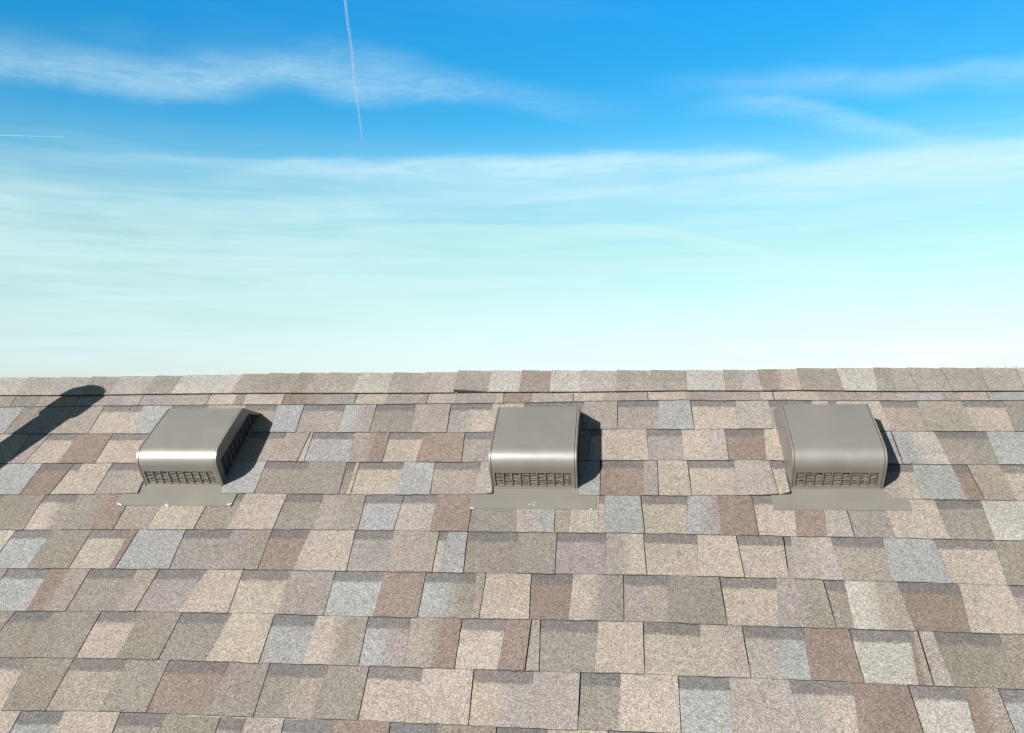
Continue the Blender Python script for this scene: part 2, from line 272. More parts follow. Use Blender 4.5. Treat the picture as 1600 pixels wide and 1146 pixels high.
(10,(0.3207,1.2853,0.4389,1.2877,0.4355,1.424,0.3245,1.4228),'t',0,0),
(10,(0.4414,1.2869,0.5636,1.2895,0.5644,1.4246,0.438,1.4233),'r',1,0),
(10,(0.5635,1.2903,0.6834,1.2927,0.6883,1.4266,0.5643,1.4253),'b',0,0),
(10,(0.686,1.2919,0.8158,1.294,0.8184,1.4265,0.6909,1.4259),'g',1,0),
(10,(0.8156,1.2948,0.9557,1.2958,0.966,1.4274,0.8182,1.4272),'t',0,0),
]
CAPS = [
(-2.3428,-2.1982,-2.3107,0.0882,-2.1859,0.0866,0.0027,-0.0005,'w',0),
(-2.1963,-2.089,-2.1834,0.0893,-2.0715,0.0878,0.001,-0.0012,'w',0),
(-2.0872,-1.9663,-2.0691,0.0905,-1.9627,0.0892,0.0003,-0.002,'l',0),
(-1.9645,-1.8493,-1.9605,0.0919,-1.8345,0.0897,-0.0004,-0.0021,'l',0),
(-1.8475,-1.7425,-1.8325,0.0923,-1.7313,0.0888,-0.0004,-0.0016,'g',0),
(-1.7408,-1.6131,-1.7294,0.0914,-1.622,0.0878,0.0001,-0.0009,'l',0),
(-1.6115,-1.5152,-1.6202,0.0904,-1.5158,0.087,0.0008,-0.0001,'g',0),
(-1.5136,-1.2985,-1.5141,0.0897,-1.3057,0.0864,0.0017,0.0022,'w',0),
(-1.2972,-1.2073,-1.3042,0.089,-1.2151,0.0861,0.004,0.0045,'g',0),
(-1.2059,-1.0968,-1.2137,0.0888,-1.1071,0.0875,0.0064,0.0048,'g',0),
(-1.0958,-0.9941,-1.1059,0.0902,-1.0002,0.0889,0.0064,0.0048,'r:t',0),
(-0.9932,-0.888,-0.9991,0.0916,-0.8922,0.0903,0.0063,0.0035,'t',0),
(-0.8873,-0.7763,-0.8911,0.093,-0.7766,0.0918,0.0049,0.0021,'w',0),
(-0.7757,-0.6677,-0.7757,0.0945,-0.6708,0.0924,0.0035,0.0007,'t',0),
(-0.6671,-0.558,-0.6701,0.095,-0.5556,0.093,0.0021,0.0037,'t:l',0),
(-0.5565,-0.4417,-0.5552,0.094,-0.4459,0.0904,0.0085,0.0063,'g',1),
(-0.4413,-0.3443,-0.4454,0.0933,-0.345,0.0922,0.0078,0.0055,'w',0),
(-0.344,-0.2477,-0.3446,0.0949,-0.247,0.0929,0.0069,0.0043,'r',0),
(-0.2475,-0.1498,-0.2468,0.0956,-0.154,0.0935,0.0056,0.003,'w',0),
(-0.1497,-0.0361,-0.1538,0.0962,-0.0417,0.0933,0.0043,0.0015,'l',0),
(-0.0361,0.0725,-0.0417,0.0959,0.0695,0.0921,0.0029,0.0007,'g:t',0),
(0.0724,0.1842,0.0694,0.0947,0.1817,0.091,0.0021,-0.0002,'g',0),
(0.184,0.3009,0.1815,0.0937,0.2984,0.0933,0.0012,-0.0011,'w',0),
(0.3007,0.4086,0.2981,0.0961,0.4081,0.0956,0.0003,-0.0019,'g:l',0),
(0.4082,0.5288,0.4076,0.0983,0.5285,0.0941,-0.0002,0.0017,'r:b',0),
(0.5282,0.6479,0.5279,0.0968,0.6504,0.0986,0.0034,0.0016,'g',0),
(0.6473,0.762,0.6497,0.1014,0.7487,0.1023,0.003,0.0013,'w',0),
(0.7614,0.8619,0.7478,0.1051,0.8682,0.1046,0.0026,-0.0003,'g:t',0),
(0.8613,0.9629,0.8672,0.1073,0.9632,0.105,0.001,-0.0019,'t',0),
(0.9622,1.0706,0.9621,0.1077,1.0664,0.1055,-0.0006,-0.0033,'t',0),
(1.0698,1.183,1.0652,0.1082,1.1668,0.106,-0.002,-0.0049,'l',0),
(1.1821,1.2998,1.1655,0.1086,1.2875,0.1066,-0.0036,-0.0064,'w',0),
]


def roof_pt(X, s, n=0.0):
    q = s - RIDGE_S
    return Vector((X, -q*CP - n*SP, RIDGE_Z - q*SP + n*CP))
def roof_dir(v):
    return Vector((v[0], -v[1]*CP - v[2]*SP, -v[1]*SP + v[2]*CP))

# ---------------------------------------------------------------- camera
cam = bpy.data.cameras.new('camera')
cam.sensor_width = 36.0
cam.lens = CAM['f']/1600*36.0
cam.clip_start, cam.clip_end = 0.05, 60000
camo = bpy.data.objects.new('camera', cam); COL.objects.link(camo)
rx, ux, fx = roof_dir(CAM['R']), roof_dir(CAM['U']), roof_dir(CAM['F'])
m = Matrix((rx, ux, -fx)).transposed().to_4x4()
m.translation = roof_pt(0, CAM['s0'], CAM['h'])
camo.matrix_world = m
scene.camera = camo
CAMPOS = m.translation.copy()

# ---------------------------------------------------------------- sun and sky
SUN = Vector((-0.058, -0.100, 0.050)).normalized()
SUN_EL = math.asin(SUN.z); SUN_AZ = math.atan2(SUN.x, SUN.y)
sl = bpy.data.lights.new('sun', 'SUN'); sl.energy = 5.0; sl.angle = R(0.53); sl.color = (1.0, 0.98, 0.945)
so = bpy.data.objects.new('sun', sl); COL.objects.link(so)
so.rotation_euler = SUN.to_track_quat('Z', 'Y').to_euler(); so.location = (-6, -10, 14)
scene.view_settings.view_transform = 'Standard'
scene.view_settings.look = 'None'
scene.view_settings.exposure = 1.46
scene.view_settings.gamma = 1.0
scene.view_settings.use_curve_mapping = False

world = bpy.data.worlds.new('World'); scene.world = world; world.use_nodes = True
wt = world.node_tree; wt.nodes.clear()

class N:
    """small helper for node graphs"""
    def __init__(s, tree): s.t = tree
    def add(s, kind, **kw):
        n = s.t.nodes.new(kind)
        for k, v in kw.items(): setattr(n, k, v)
        return n
    def put(s, sock, v):
        if isinstance(v, bpy.types.NodeSocket): s.t.links.new(v, sock)
        else: sock.default_value = v
    def math(s, op, a, b=None, c=None, clamp=False):
        n = s.add('ShaderNodeMath', operation=op, use_clamp=clamp)
        s.put(n.inputs[0], a)
        if b is not None: s.put(n.inputs[1], b)
        if c is not None: s.put(n.inputs[2], c)
        return n.outputs[0]
    def smooth(s, v, a, b, to0=0.0, to1=1.0):
        n = s.add('ShaderNodeMapRange', interpolation_type='SMOOTHSTEP')
        s.put(n.inputs[0], v)
        n.inputs[1].default_value, n.inputs[2].default_value = a, b
        n.inputs[3].default_value, n.inputs[4].default_value = to0, to1
        return n.outputs[0]
    def noise(s, vec, scale, detail=4, rough=0.5, dist=0.0, off=(0, 0, 0), stretch=(1, 1, 1)):
        mp = s.add('ShaderNodeMapping'); s.put(mp.inputs[0], vec)
        mp.inputs[1].default_value = off; mp.inputs[3].default_value = stretch
        n = s.add('ShaderNodeTexNoise'); s.put(n.inputs['Vector'], mp.outputs[0])
        n.inputs['Scale'].default_value = scale; n.inputs['Detail'].default_value = detail
        n.inputs['Roughness'].default_value = rough; n.inputs['Distortion'].default_value = dist
        return n.outputs[0]
    def mix(s, f, a, b, blend='MIX', clamp=True):
        n = s.add('ShaderNodeMix', data_type='RGBA', blend_type=blend)
        n.clamp_factor = clamp
        s.put(n.inputs[0], f); s.put(n.inputs[6], a); s.put(n.inputs[7], b)
        return n.outputs[2]
    def ramp(s, f, stops, interp='LINEAR'):
        n = s.add('ShaderNodeValToRGB'); s.put(n.inputs[0], f)
        e = n.color_ramp.elements; n.color_ramp.interpolation = interp
        while len(e) < len(stops): e.new(0.5)
        for k, (p, c) in enumerate(stops):
            e[k].position = p; e[k].color = (c[0], c[1], c[2], 1)
        return n.outputs[0]

w = N(wt)
tc = w.add('ShaderNodeTexCoord')
sky = w.add('ShaderNodeTexSky', sky_type='NISHITA'); sky.sun_disc = False
sky.sun_elevation = SUN_EL; sky.sun_rotation = SUN_AZ
sky.altitude = 200; sky.air_density = 1.0; sky.dust_density = 0.6; sky.ozone_density = 2.0
sep = w.add('ShaderNodeSeparateXYZ'); w.put(sep.inputs[0], tc.outputs['Generated'])
az = w.math('MULTIPLY', w.math('ARCTAN2', sep.outputs[0], sep.outputs[1]), 57.2958)
el = w.math('MULTIPLY', w.math('ARCSINE', sep.outputs[2]), 57.2958)
#SKYGRADE
# colour grade of the clear sky with height over the horizon (thin bright haze low down, deep blue above, then unseen sky warmed to neutralise the shadow fill)
GRADE = [(0.0, (.50, .51, .66)), (.058, (.50, .52, .62)), (.123, (.51, .54, .49)), (.221, (.46, .585, .45)), (.3175, (.38, .625, .57)), (.36, (.25, .60, .62)),
         (.4125, (.13, .56, .66)), (.50, (.07, .545, .70)), (.59, (.05, .56, .80)), (.74, (.34, .49, .54)), (1.0, (.56, .49, .43))]
GRADE_MUL = 2.0
grade = w.ramp(w.math('DIVIDE', el, 40.0, clamp=True), GRADE)
gm = w.mix(1.0, grade, (GRADE_MUL,)*3 + (1,), 'MULTIPLY')
clear = w.mix(1.0, sky.outputs[0], gm, 'MULTIPLY')
comb = w.add('ShaderNodeCombineXYZ'); w.put(comb.inputs[0], az); w.put(comb.inputs[1], el)
ae = comb.outputs[0]
CLOUDS = []
def fibre(scale, stretch, lo, hi, off=(0, 0, 0), detail=6, rough=0.6, dist=0.6):
    return w.smooth(w.noise(ae, scale, detail, rough, dist, off, stretch), lo, hi)
def streak(a0, e0, a1, e1, bend, up, down, amp, fade, tex):
    """a cirrus band along a line in the sky; up/down are its soft widths in degrees"""
    t = w.math('DIVIDE', w.math('SUBTRACT', az, a0), a1 - a0)
    base = w.math('MULTIPLY_ADD', t, e1 - e0, e0)
    par = w.math('MULTIPLY', w.math('MULTIPLY', t, w.math('SUBTRACT', 1.0, t)), 4*bend)
    d = w.math('SUBTRACT', el, w.math('ADD', base, par))
    d = w.math('ADD', d, w.math('MULTIPLY_ADD', w.noise(ae, 0.12, 3, 0.5, 0, (a0, e0, 3), (1, 2, 1)), 2.4*min(up, down), -1.2*min(up, down)))
    a = w.smooth(d, 0.0, up, 1, 0); b = w.smooth(d, -down, 0.0, 0, 1)
    win = w.math('MULTIPLY', w.smooth(t, -fade, fade, 0, 1), w.smooth(t, 1-fade, 1+fade, 1, 0))
    f = w.math('MULTIPLY', w.math('MULTIPLY', a, b), w.math('MULTIPLY', win, amp))
    CLOUDS.append(w.math('MULTIPLY', f, tex))
#CLOUDS
tex_a = w.math('MULTIPLY_ADD', fibre(0.5, (0.45, 1.9, 1), 0.2, 0.8, (2, 0, 0), 8, 0.62, 0.9), 0.5, 0.5)
tex_c = w.math('MULTIPLY_ADD', fibre(1.3, (0.28, 1.7, 1), 0.3, 0.7, (5, 3, 0), 10, 0.68, 1.4), 0.55, 0.5)
tex_b = w.math('MULTIPLY_ADD', fibre(0.55, (0.28, 2.3, 1), 0.22, 0.78, (9, 4, 0), 8, 0.64, 0.8), 0.6, 0.4)
streak(-44, 16.2, -7, 18.3, 1.4, 2.0, 1.4, 0.34, 0.35, tex_c)
streak(-46, 17.0, -18, 19.0, 0.9, 2.6, 1.6, 0.14, 0.35, tex_b)
streak(-24, 13.3, 0, 14.6, 0.3, 0.8, 1.6, 0.45, 0.2, tex_b)
streak(-12, 13.9, 30, 12.2, 0.8, 1.0, 3.2, 0.62, 0.22, tex_b)
streak(9, 12.9, 30, 12.6, 0.3, 1.4, 2.4, 0.45, 0.25, tex_b)
streak(6, 17.2, 18, 13.8, 0.9, 0.7, 1.4, 0.28, 0.3, tex_c)
streak(6, 18.5, 28, 16.6, 0.2, 1.2, 1.5, 0.26, 0.3, tex_a)
streak(-3, 10.6, 9, 8.3, 0.5, 0.4, 0.8, 0.42, 0.25, tex_b)
streak(-9, 12.4, 14, 11.2, 0.4, 0.5, 0.7, 0.30, 0.3, tex_b)
streak(-34, 13.6, -14, 14.3, 0.1, 0.4, 0.7, 0.22, 0.3, tex_b)
streak(-44, 11.2, -14, 11.6, 0.1, 0.8, 2.0, 0.35, 0.25, tex_b)
streak(-60, 7.5, -12, 8.5, 0.1, 4.5, 6.5, 0.42, 0.35, tex_b)
# thin veil everywhere below about fifteen degrees, streaky, scattered cirrus, and unseen cirrus added overhead to grey the shadow fill
veil = w.math('MULTIPLY', w.smooth(el, 8.0, 17.2, 1, 0), w.math('MULTIPLY_ADD', fibre(0.45, (0.14, 2.4, 1), 0.25, 0.75, (3, 1, 0), 8, 0.62, 0.7), 0.42, 0.14))
CLOUDS.append(veil)
fill_cirrus = w.math('MULTIPLY', fibre(0.06, (0.35, 1.6, 1), 0.38, 0.62, (31, 7, 0)), w.smooth(el, 25.0, 48.0, 0, 0.35))
CLOUDS.append(fill_cirrus)
soft = w.math('MULTIPLY', fibre(0.07, (0.5, 1.6, 1), 0.45, 0.8, (11, 2, 0)), 0.06)
CLOUDS.append(soft)
keep = 1.0
for c in CLOUDS:
    keep = w.math('MULTIPLY', keep, w.math('SUBTRACT', 1.0, c))
cover = w.math('SUBTRACT', 1.0, keep, clamp=True)
CLOUDCOL = (5.5, 7.2, 7.3, 1)
skycol = w.mix(cover, clear, CLOUDCOL)
bg = w.add('ShaderNodeBackground'); bg.inputs[1].default_value = 0.05
w.put(bg.inputs[0], skycol)
wo = w.add('ShaderNodeOutputWorld'); wt.links.new(bg.outputs[0], wo.inputs[0])

# ---------------------------------------------------------------- helpers
def tag(o, label=None, cat=None, group=None, kind=None):
    if label: o['label'] = label
    if cat: o['category'] = cat
    if group: o['group'] = group
    if kind: o['kind'] = kind
    return o
def empty(name, loc=(0, 0, 0), rot=(0, 0, 0)):
    o = bpy.data.objects.new(name, None); COL.objects.link(o)
    o.location = loc; o.rotation_euler = rot; o.empty_display_size = 0.1
    return o
def link(name, me, parent=None, loc=None, rot=None):
    o = bpy.data.objects.new(name, me); COL.objects.link(o)
    if parent: o.parent = parent
    if loc is not None: o.location = loc
    if rot is not None: o.rotation_euler = rot
    return o
def copy_tree(o, parent=None):
    c = o.copy(); COL.objects.link(c); c.parent = parent
    for ch in list(o.children): copy_tree(ch, c)
    return c
class MB:
    def __init__(s): s.v = []; s.f = []; s.m = []
    def quad(s, pts, m=0):
        i = len(s.v); s.v += [tuple(p) for p in pts]; s.f.append(tuple(range(i, i+len(pts)))); s.m.append(m)
    def box(s, x0, x1, y0, y1, z0, z1, m=0):
        i = len(s.v)
        s.v += [(x, y, z) for z in (z0, z1) for y in (y0, y1) for x in (x0, x1)]
        for f in ((0, 2, 3, 1), (4, 5, 7, 6), (0, 1, 5, 4), (2, 6, 7, 3), (0, 4, 6, 2), (1, 3, 7, 5)):
            s.f.append(tuple(i+k for k in f)); s.m.append(m)
    def prism(s, poly, x0, x1, m=0):
        """poly: (y, z) outline, extruded along x"""
        i = len(s.v); n = len(poly)
        s.v += [(x0, a, b) for a, b in poly] + [(x1, a, b) for a, b in poly]
        s.f += [tuple(range(i, i+n))[::-1], tuple(range(i+n, i+2*n))]; s.m += [m, m]
        for k in range(n):
            s.f.append((i+k, i+(k+1) % n, i+n+(k+1) % n, i+n+k)); s.m.append(m)
    def tube(s, p0, p1, r0, r1, seg=8, cap=False, m=0):
        p0, p1 = Vector(p0), Vector(p1); d = (p1-p0).normalized()
        a = d.orthogonal().normalized(); b = d.cross(a); i = len(s.v)
        for p, r in ((p0, r0), (p1, r1)):
            s.v += [tuple(p + a*math.cos(t)*r + b*math.sin(t)*r) for t in [2*math.pi*k/seg for k in range(seg)]]
        for k in range(seg):
            s.f.append((i+k, i+(k+1) % seg, i+seg+(k+1) % seg, i+seg+k)); s.m.append(m)
        if cap:
            s.f += [tuple(range(i, i+seg))[::-1], tuple(range(i+seg, i+2*seg))]; s.m += [m, m]
    def mesh(s, name, mats, smooth=False, recalc=True):
        me = bpy.data.meshes.new(name); me.from_pydata(s.v, [], s.f)
        for k in (mats if isinstance(mats, (list, tuple)) else [mats]): me.materials.append(k)
        me.polygons.foreach_set('material_index', s.m)
        if recalc:
            bm = bmesh.new(); bm.from_mesh(me); bmesh.ops.recalc_face_normals(bm, faces=bm.faces); bm.to_mesh(me); bm.free()
        if smooth: me.polygons.foreach_set('use_smooth', [True]*len(me.polygons))
        me.update(); return me
def new_mat(name):
    m = bpy.data.materials.new(name); m.use_nodes = True
    m.node_tree.nodes.clear(); n = N(m.node_tree)
    b = n.add('ShaderNodeBsdfPrincipled'); o = n.add('ShaderNodeOutputMaterial')
    m.node_tree.links.new(b.outputs[0], o.inputs[0])
    return m, n, b
def bump(n, b, h, strength, dist):
    k = n.add('ShaderNodeBump'); k.inputs['Strength'].default_value = strength; k.inputs['Distance'].default_value = dist
    n.put(k.inputs['Height'], h); n.t.links.new(k.outputs[0], b.inputs['Normal'])

# ---------------------------------------------------------------- materials
def shingle_material():
    m, n, b = new_mat('granule_shingle')
    pos = n.add('ShaderNodeNewGeometry').outputs['Position']
    col = n.add('ShaderNodeAttribute', attribute_name='tone').outputs['Color']
    band = n.add('ShaderNodeAttribute', attribute_name='band').outputs['Fac']
    # dark printed strip at the head of the cut-out tabs, ragged granule edge
    rag = n.noise(pos, 330, 2, 0.6)
    rag2 = n.noise(pos, 28, 3, 0.6)
    bf = n.math('ADD', band, n.math('ADD', n.math('MULTIPLY_ADD', rag, 1.1, -0.55), n.math('MULTIPLY_ADD', rag2, 0.7, -0.35)))
    bf = n.smooth(bf, 0.36, 0.64, 0.0, 0.80)
    c = n.mix(bf, col, (0.062, 0.054, 0.052, 1))
    # granules: cells of slightly different stone colours
    vor = n.add('ShaderNodeTexVoronoi'); n.put(vor.inputs['Vector'], pos); vor.inputs['Scale'].default_value = 410
    sepc = n.add('ShaderNodeSeparateColor'); n.put(sepc.inputs[0], vor.outputs['Color'])
    g = n.ramp(sepc.outputs[0], [(0.0, (0.40, 0.38, 0.37)), (0.22, (0.72, 0.70, 0.69)), (0.5, (0.99, 0.99, 0.99)), (0.8, (1.18, 1.19, 1.2)), (1.0, (1.75, 1.75, 1.70))])
    n.t.nodes[-1].color_ramp.interpolation = 'LINEAR'
    c = n.mix(0.75, c, n.mix(1.0, c, g, 'MULTIPLY'), clamp=True)
    # blotches of mixed granule colour, worn areas
    bl = n.noise(pos, 55, 4, 0.65)
    c = n.mix(1.0, c, n.ramp(bl, [(0.25, (0.86, 0.85, 0.84)), (0.5, (1.0, 1.0, 1.0)), (0.75, (1.12, 1.12, 1.11))]), 'MULTIPLY')
    spk = n.add('ShaderNodeTexVoronoi'); n.put(spk.inputs['Vector'], pos); spk.inputs['Scale'].default_value = 26
    sc2 = n.add('ShaderNodeSeparateColor'); n.put(sc2.inputs[0], spk.outputs['Color'])
    hit = n.math('MULTIPLY', n.smooth(spk.outputs['Distance'], .03, .09, 1, 0), n.math('GREATER_THAN', sc2.outputs[1], .86))
    c = n.mix(n.math('MULTIPLY', hit, .75), c, (.03, .027, .022, 1))
    worn = n.smooth(n.noise(pos, 17, 6, 0.7), .60, .72, 0, .30)
    c = n.mix(worn, c, (.112, .104, .094, 1))
    dirt = n.noise(pos, 3.0, 5, 0.6)
    c = n.mix(1.0, c, n.ramp(dirt, [(0.3, (0.87, 0.87, 0.84)), (0.7, (1.08, 1.08, 1.08))]), 'MULTIPLY')
    vor2 = n.add('ShaderNodeTexVoronoi'); n.put(vor2.inputs['Vector'], pos); vor2.inputs['Scale'].default_value = 190
    s3 = n.add('ShaderNodeSeparateColor'); n.put(s3.inputs[0], vor2.outputs['Color'])
    c = n.mix(n.smooth(n.noise(pos, 9, 3, .6), .4, .65, .05, .5), c, n.mix(1.0, c, n.ramp(s3.outputs[0], [(0.0, (.80, .80, .79)), (.5, (.99, .99, .99)), (1.0, (1.24, 1.24, 1.22))]), 'MULTIPLY'))
    n.put(b.inputs['Base Color'], c)
    b.inputs['Roughness'].default_value = 0.88
    b.inputs['Specular IOR Level'].default_value = 0.25
    h = n.math('ADD', n.math('MULTIPLY', vor.outputs['Distance'], -0.9), n.noise(pos, 700, 2, 0.5))
    bump(n, b, h, 0.5, 0.0012)
    return m
M_SHINGLE = shingle_material()
def asphalt_edge():
    m, n, b = new_mat('asphalt_edge')
    pos = n.add('ShaderNodeNewGeometry').outputs['Position']
    n.put(b.inputs['Base Color'], n.ramp(n.noise(pos, 300, 3, 0.6), [(0.35, (0.007, 0.0065, 0.006)), (0.62, (0.028, 0.025, 0.023)), (0.8, (0.09, 0.08, 0.07))]))
    b.inputs['Roughness'].default_value = 0.8
    return m
M_EDGE = asphalt_edge()
def plain(name, col, rough, metal=0.0, spec=0.5, var=0.06, scale=8, bs=0.0):
    m, n, b = new_mat(name)
    pos = n.add('ShaderNodeNewGeometry').outputs['Position']
    lo = tuple(c*(1-var) for c in col); hi = tuple(c*(1+var) for c in col)
    n.put(b.inputs['Base Color'], n.ramp(n.noise(pos, scale, 5, 0.6), [(0.3, lo), (0.7, hi)]))
    b.inputs['Roughness'].default_value = rough; b.inputs['Metallic'].default_value = metal
    b.inputs['Specular IOR Level'].default_value = spec
    if bs: bump(n, b, n.noise(pos, scale*3, 3, 0.5), bs, 0.002)
    return m
def vent_metal():
    m, n, b = new_mat('painted_vent_metal')
    pos = n.add('ShaderNodeNewGeometry').outputs['Position']
    base = n.ramp(n.noise(pos, 9, 5, 0.6), [(0.3, (0.086, 0.075, 0.064)), (0.7, (0.103, 0.090, 0.077))])
    dust = n.smooth(n.noise(pos, 60, 5, 0.7), 0.64, 0.82, 0, 0.15)
    scr = n.noise(pos, 90, 3, 0.5, 0, (0, 0, 0), (.12, 1, 1))
    base = n.mix(n.smooth(scr, .70, .76, 0, .35), base, (.20, .19, .17, 1))
    base = n.mix(dust, base, (0.16, 0.15, 0.135, 1))
    n.put(b.inputs['Base Color'], base)
    n.put(b.inputs['Roughness'], n.ramp(n.noise(pos, 25, 4, 0.6), [(0.3, (0.40, 0.40, 0.40)), (0.75, (0.50, 0.50, 0.50))]))
    b.inputs['Metallic'].default_value = 0.0
    b.inputs['Specular IOR Level'].default_value = 0.9
    b.inputs['Coat Weight'].default_value = 0.26; b.inputs['Coat Roughness'].default_value = 0.34
    bump(n, b, n.noise(pos, 14, 2, 0.5), 0.25, 0.004)
    return m
M_VENT = vent_metal()
M_FLANGE = plain('weathered_flange', (0.099, 0.088, 0.075), 0.55, 0, 0.4, 0.09, 10)
M_SCREEN = plain('rusty_screen_wire', (0.20, 0.172, 0.150), 0.6, 0.3, 0.4, 0.35, 180)
M_INSIDE = plain('dark_vent_inside', (0.052, 0.042, 0.036), 0.9, 0, 0.2, 0.5, 90)
M_CAULK = plain('pale_sealant', (0.25, 0.23, 0.205), 0.6, 0, 0.4, 0.15, 300)
M_GLINT = plain('edge_glint_grey', (0.20, 0.185, 0.165), 0.6, 0, 0.3, 0.3, 200)  # pale tone painted in for glints along butt edges
M_FELT = plain('roofing_felt', (0.010, 0.0095, 0.009), 0.95, 0, 0.2, 0.3, 40)
M_PIPE = plain('galvanised_flue', (0.24, 0.245, 0.25), 0.38, 0.8, 0.5, 0.08, 12)
M_SIDING = plain('house_siding', (0.17, 0.155, 0.135), 0.6, 0, 0.3, 0.04, 5)
M_FASCIA = plain('white_fascia', (0.26, 0.25, 0.245), 0.5, 0, 0.4, 0.03, 5)
M_GRASS = plain('grass_ground', (0.04, 0.05, 0.02), 0.95, 0, 0.1, 0.35, 0.6, 0.5)
M_BARK = plain('hazed_bark', (0.27, 0.265, 0.26), 0.9, 0, 0.1, 0.2, 3)  # paleness of distant haze put into the bark colour

# linear albedo of the granule blends
TONES = {
 'b': (0.370, 0.308, 0.240), 't': (0.287, 0.240, 0.202), 'g': (0.228, 0.201, 0.172), 'o': (0.238, 0.220, 0.176),
 'm': (0.252, 0.218, 0.205), 'r': (0.218, 0.152, 0.122), 's': (0.288, 0.301, 0.306), 'l': (0.328, 0.282, 0.252),
 'w': (0.400, 0.380, 0.335)}
for _k, _t in TONES.items():
    _a = {'r': .76, 'b': .84, 's': .46, 'm': .6, 'l': .62, 'w': .62, 'o': .8}.get(_k, .74)
    TONES[_k] = tuple(1.0*(m_ + (x_ - m_)*_a) for x_, m_ in zip(_t, (0.305, 0.262, 0.226)))
for _k, _c in {'b': (.90, .88, .94), 'o': (.83, .77, .79), 'g': (.87, .84, .85), 'r': (.86, .83, .85), 's': (.895, .897, .94), 'm': (.88, .85, .87), 't': (.88, .86, .88), 'l': (.90, .88, .91), 'w': (.96, .915, .95)}.items():
    TONES[_k] = tuple(x_*c_*k_ for x_, c_, k_ in zip(TONES[_k], _c, (.492, .501, .496)))
RECESS = 0.0014
ROT = (PITCH, 0, 0)

# ---------------------------------------------------------------- setting
g = MB(); g.quad([(-4000, -4000, 0), (4000, -4000, 0), (4000, 9000, 0), (-4000, 9000, 0)])
tag(link('ground', g.mesh('ground', M_GRASS)), kind='structure')

# ---------------------------------------------------------------- house with its roof
HX0, HX1, SLOPE = -6.5, 5.5, 5.0
house = empty('house')
tag(house, 'house under a steep gabled roof of mixed tan, grey and brown asphalt shingles', 'house')
eave_y = -(SLOPE)*CP; eave_z = RIDGE_Z - SLOPE*SP
wb = MB(); wy = -eave_y - 0.35
nb = int((eave_z-0.25)/0.15)
for k in range(nb):
    z0 = 0.25 + k*0.15
    for sgn in (-1, 1):
        wb.quad([(HX0+.3, sgn*(wy+.012), z0), (HX1-.3, sgn*(wy+.012), z0), (HX1-.3, sgn*wy, z0+.15), (HX0+.3, sgn*wy, z0+.15)])
        wb.quad([(HX0+.3, sgn*(wy+.012), z0), (HX1-.3, sgn*(wy+.012), z0), (HX1-.3, sgn*wy, z0), (HX0+.3, sgn*wy, z0)])
zt = 0.25+nb*.15
for x in (HX0+.32, HX1-.32):
    wb.quad([(x, -wy, 0), (x, wy, 0), (x, wy, zt), (x, 0, RIDGE_Z-.12), (x, -wy, zt)])
link('wall', wb.mesh('wall', M_SIDING), house)
roofm = MB()
for sgn in (1, -1):
    a = roof_pt(0, RIDGE_S, -.013); e = roof_pt(0, RIDGE_S+SLOPE-.01, -.013)
    dz = -.03
    for z0, z1 in ((0, dz),):
        pts = [(HX0, sgn*a.y if sgn > 0 else -a.y, a.z), (HX1, sgn*a.y if sgn > 0 else -a.y, a.z), (HX1, sgn*e.y, e.z), (HX0, sgn*e.y, e.z)]
        roofm.quad(pts); roofm.quad([(x, y, z+dz) for x, y, z in pts])
        roofm.quad([pts[2], pts[3], (pts[3][0], pts[3][1], pts[3][2]+dz), (pts[2][0], pts[2][1], pts[2][2]+dz)])
roof = link('roof', roofm.mesh('roof', M_FELT), house)
for sgn in (1, -1):
    fm = MB(); y = sgn*(eave_y - 0.0); fm.box(HX0, HX1, min(y, y-sgn*.02), max(y, y-sgn*.02), eave_z-.19, eave_z-.055)
    link('fascia', fm.mesh('fascia', M_FASCIA), house)

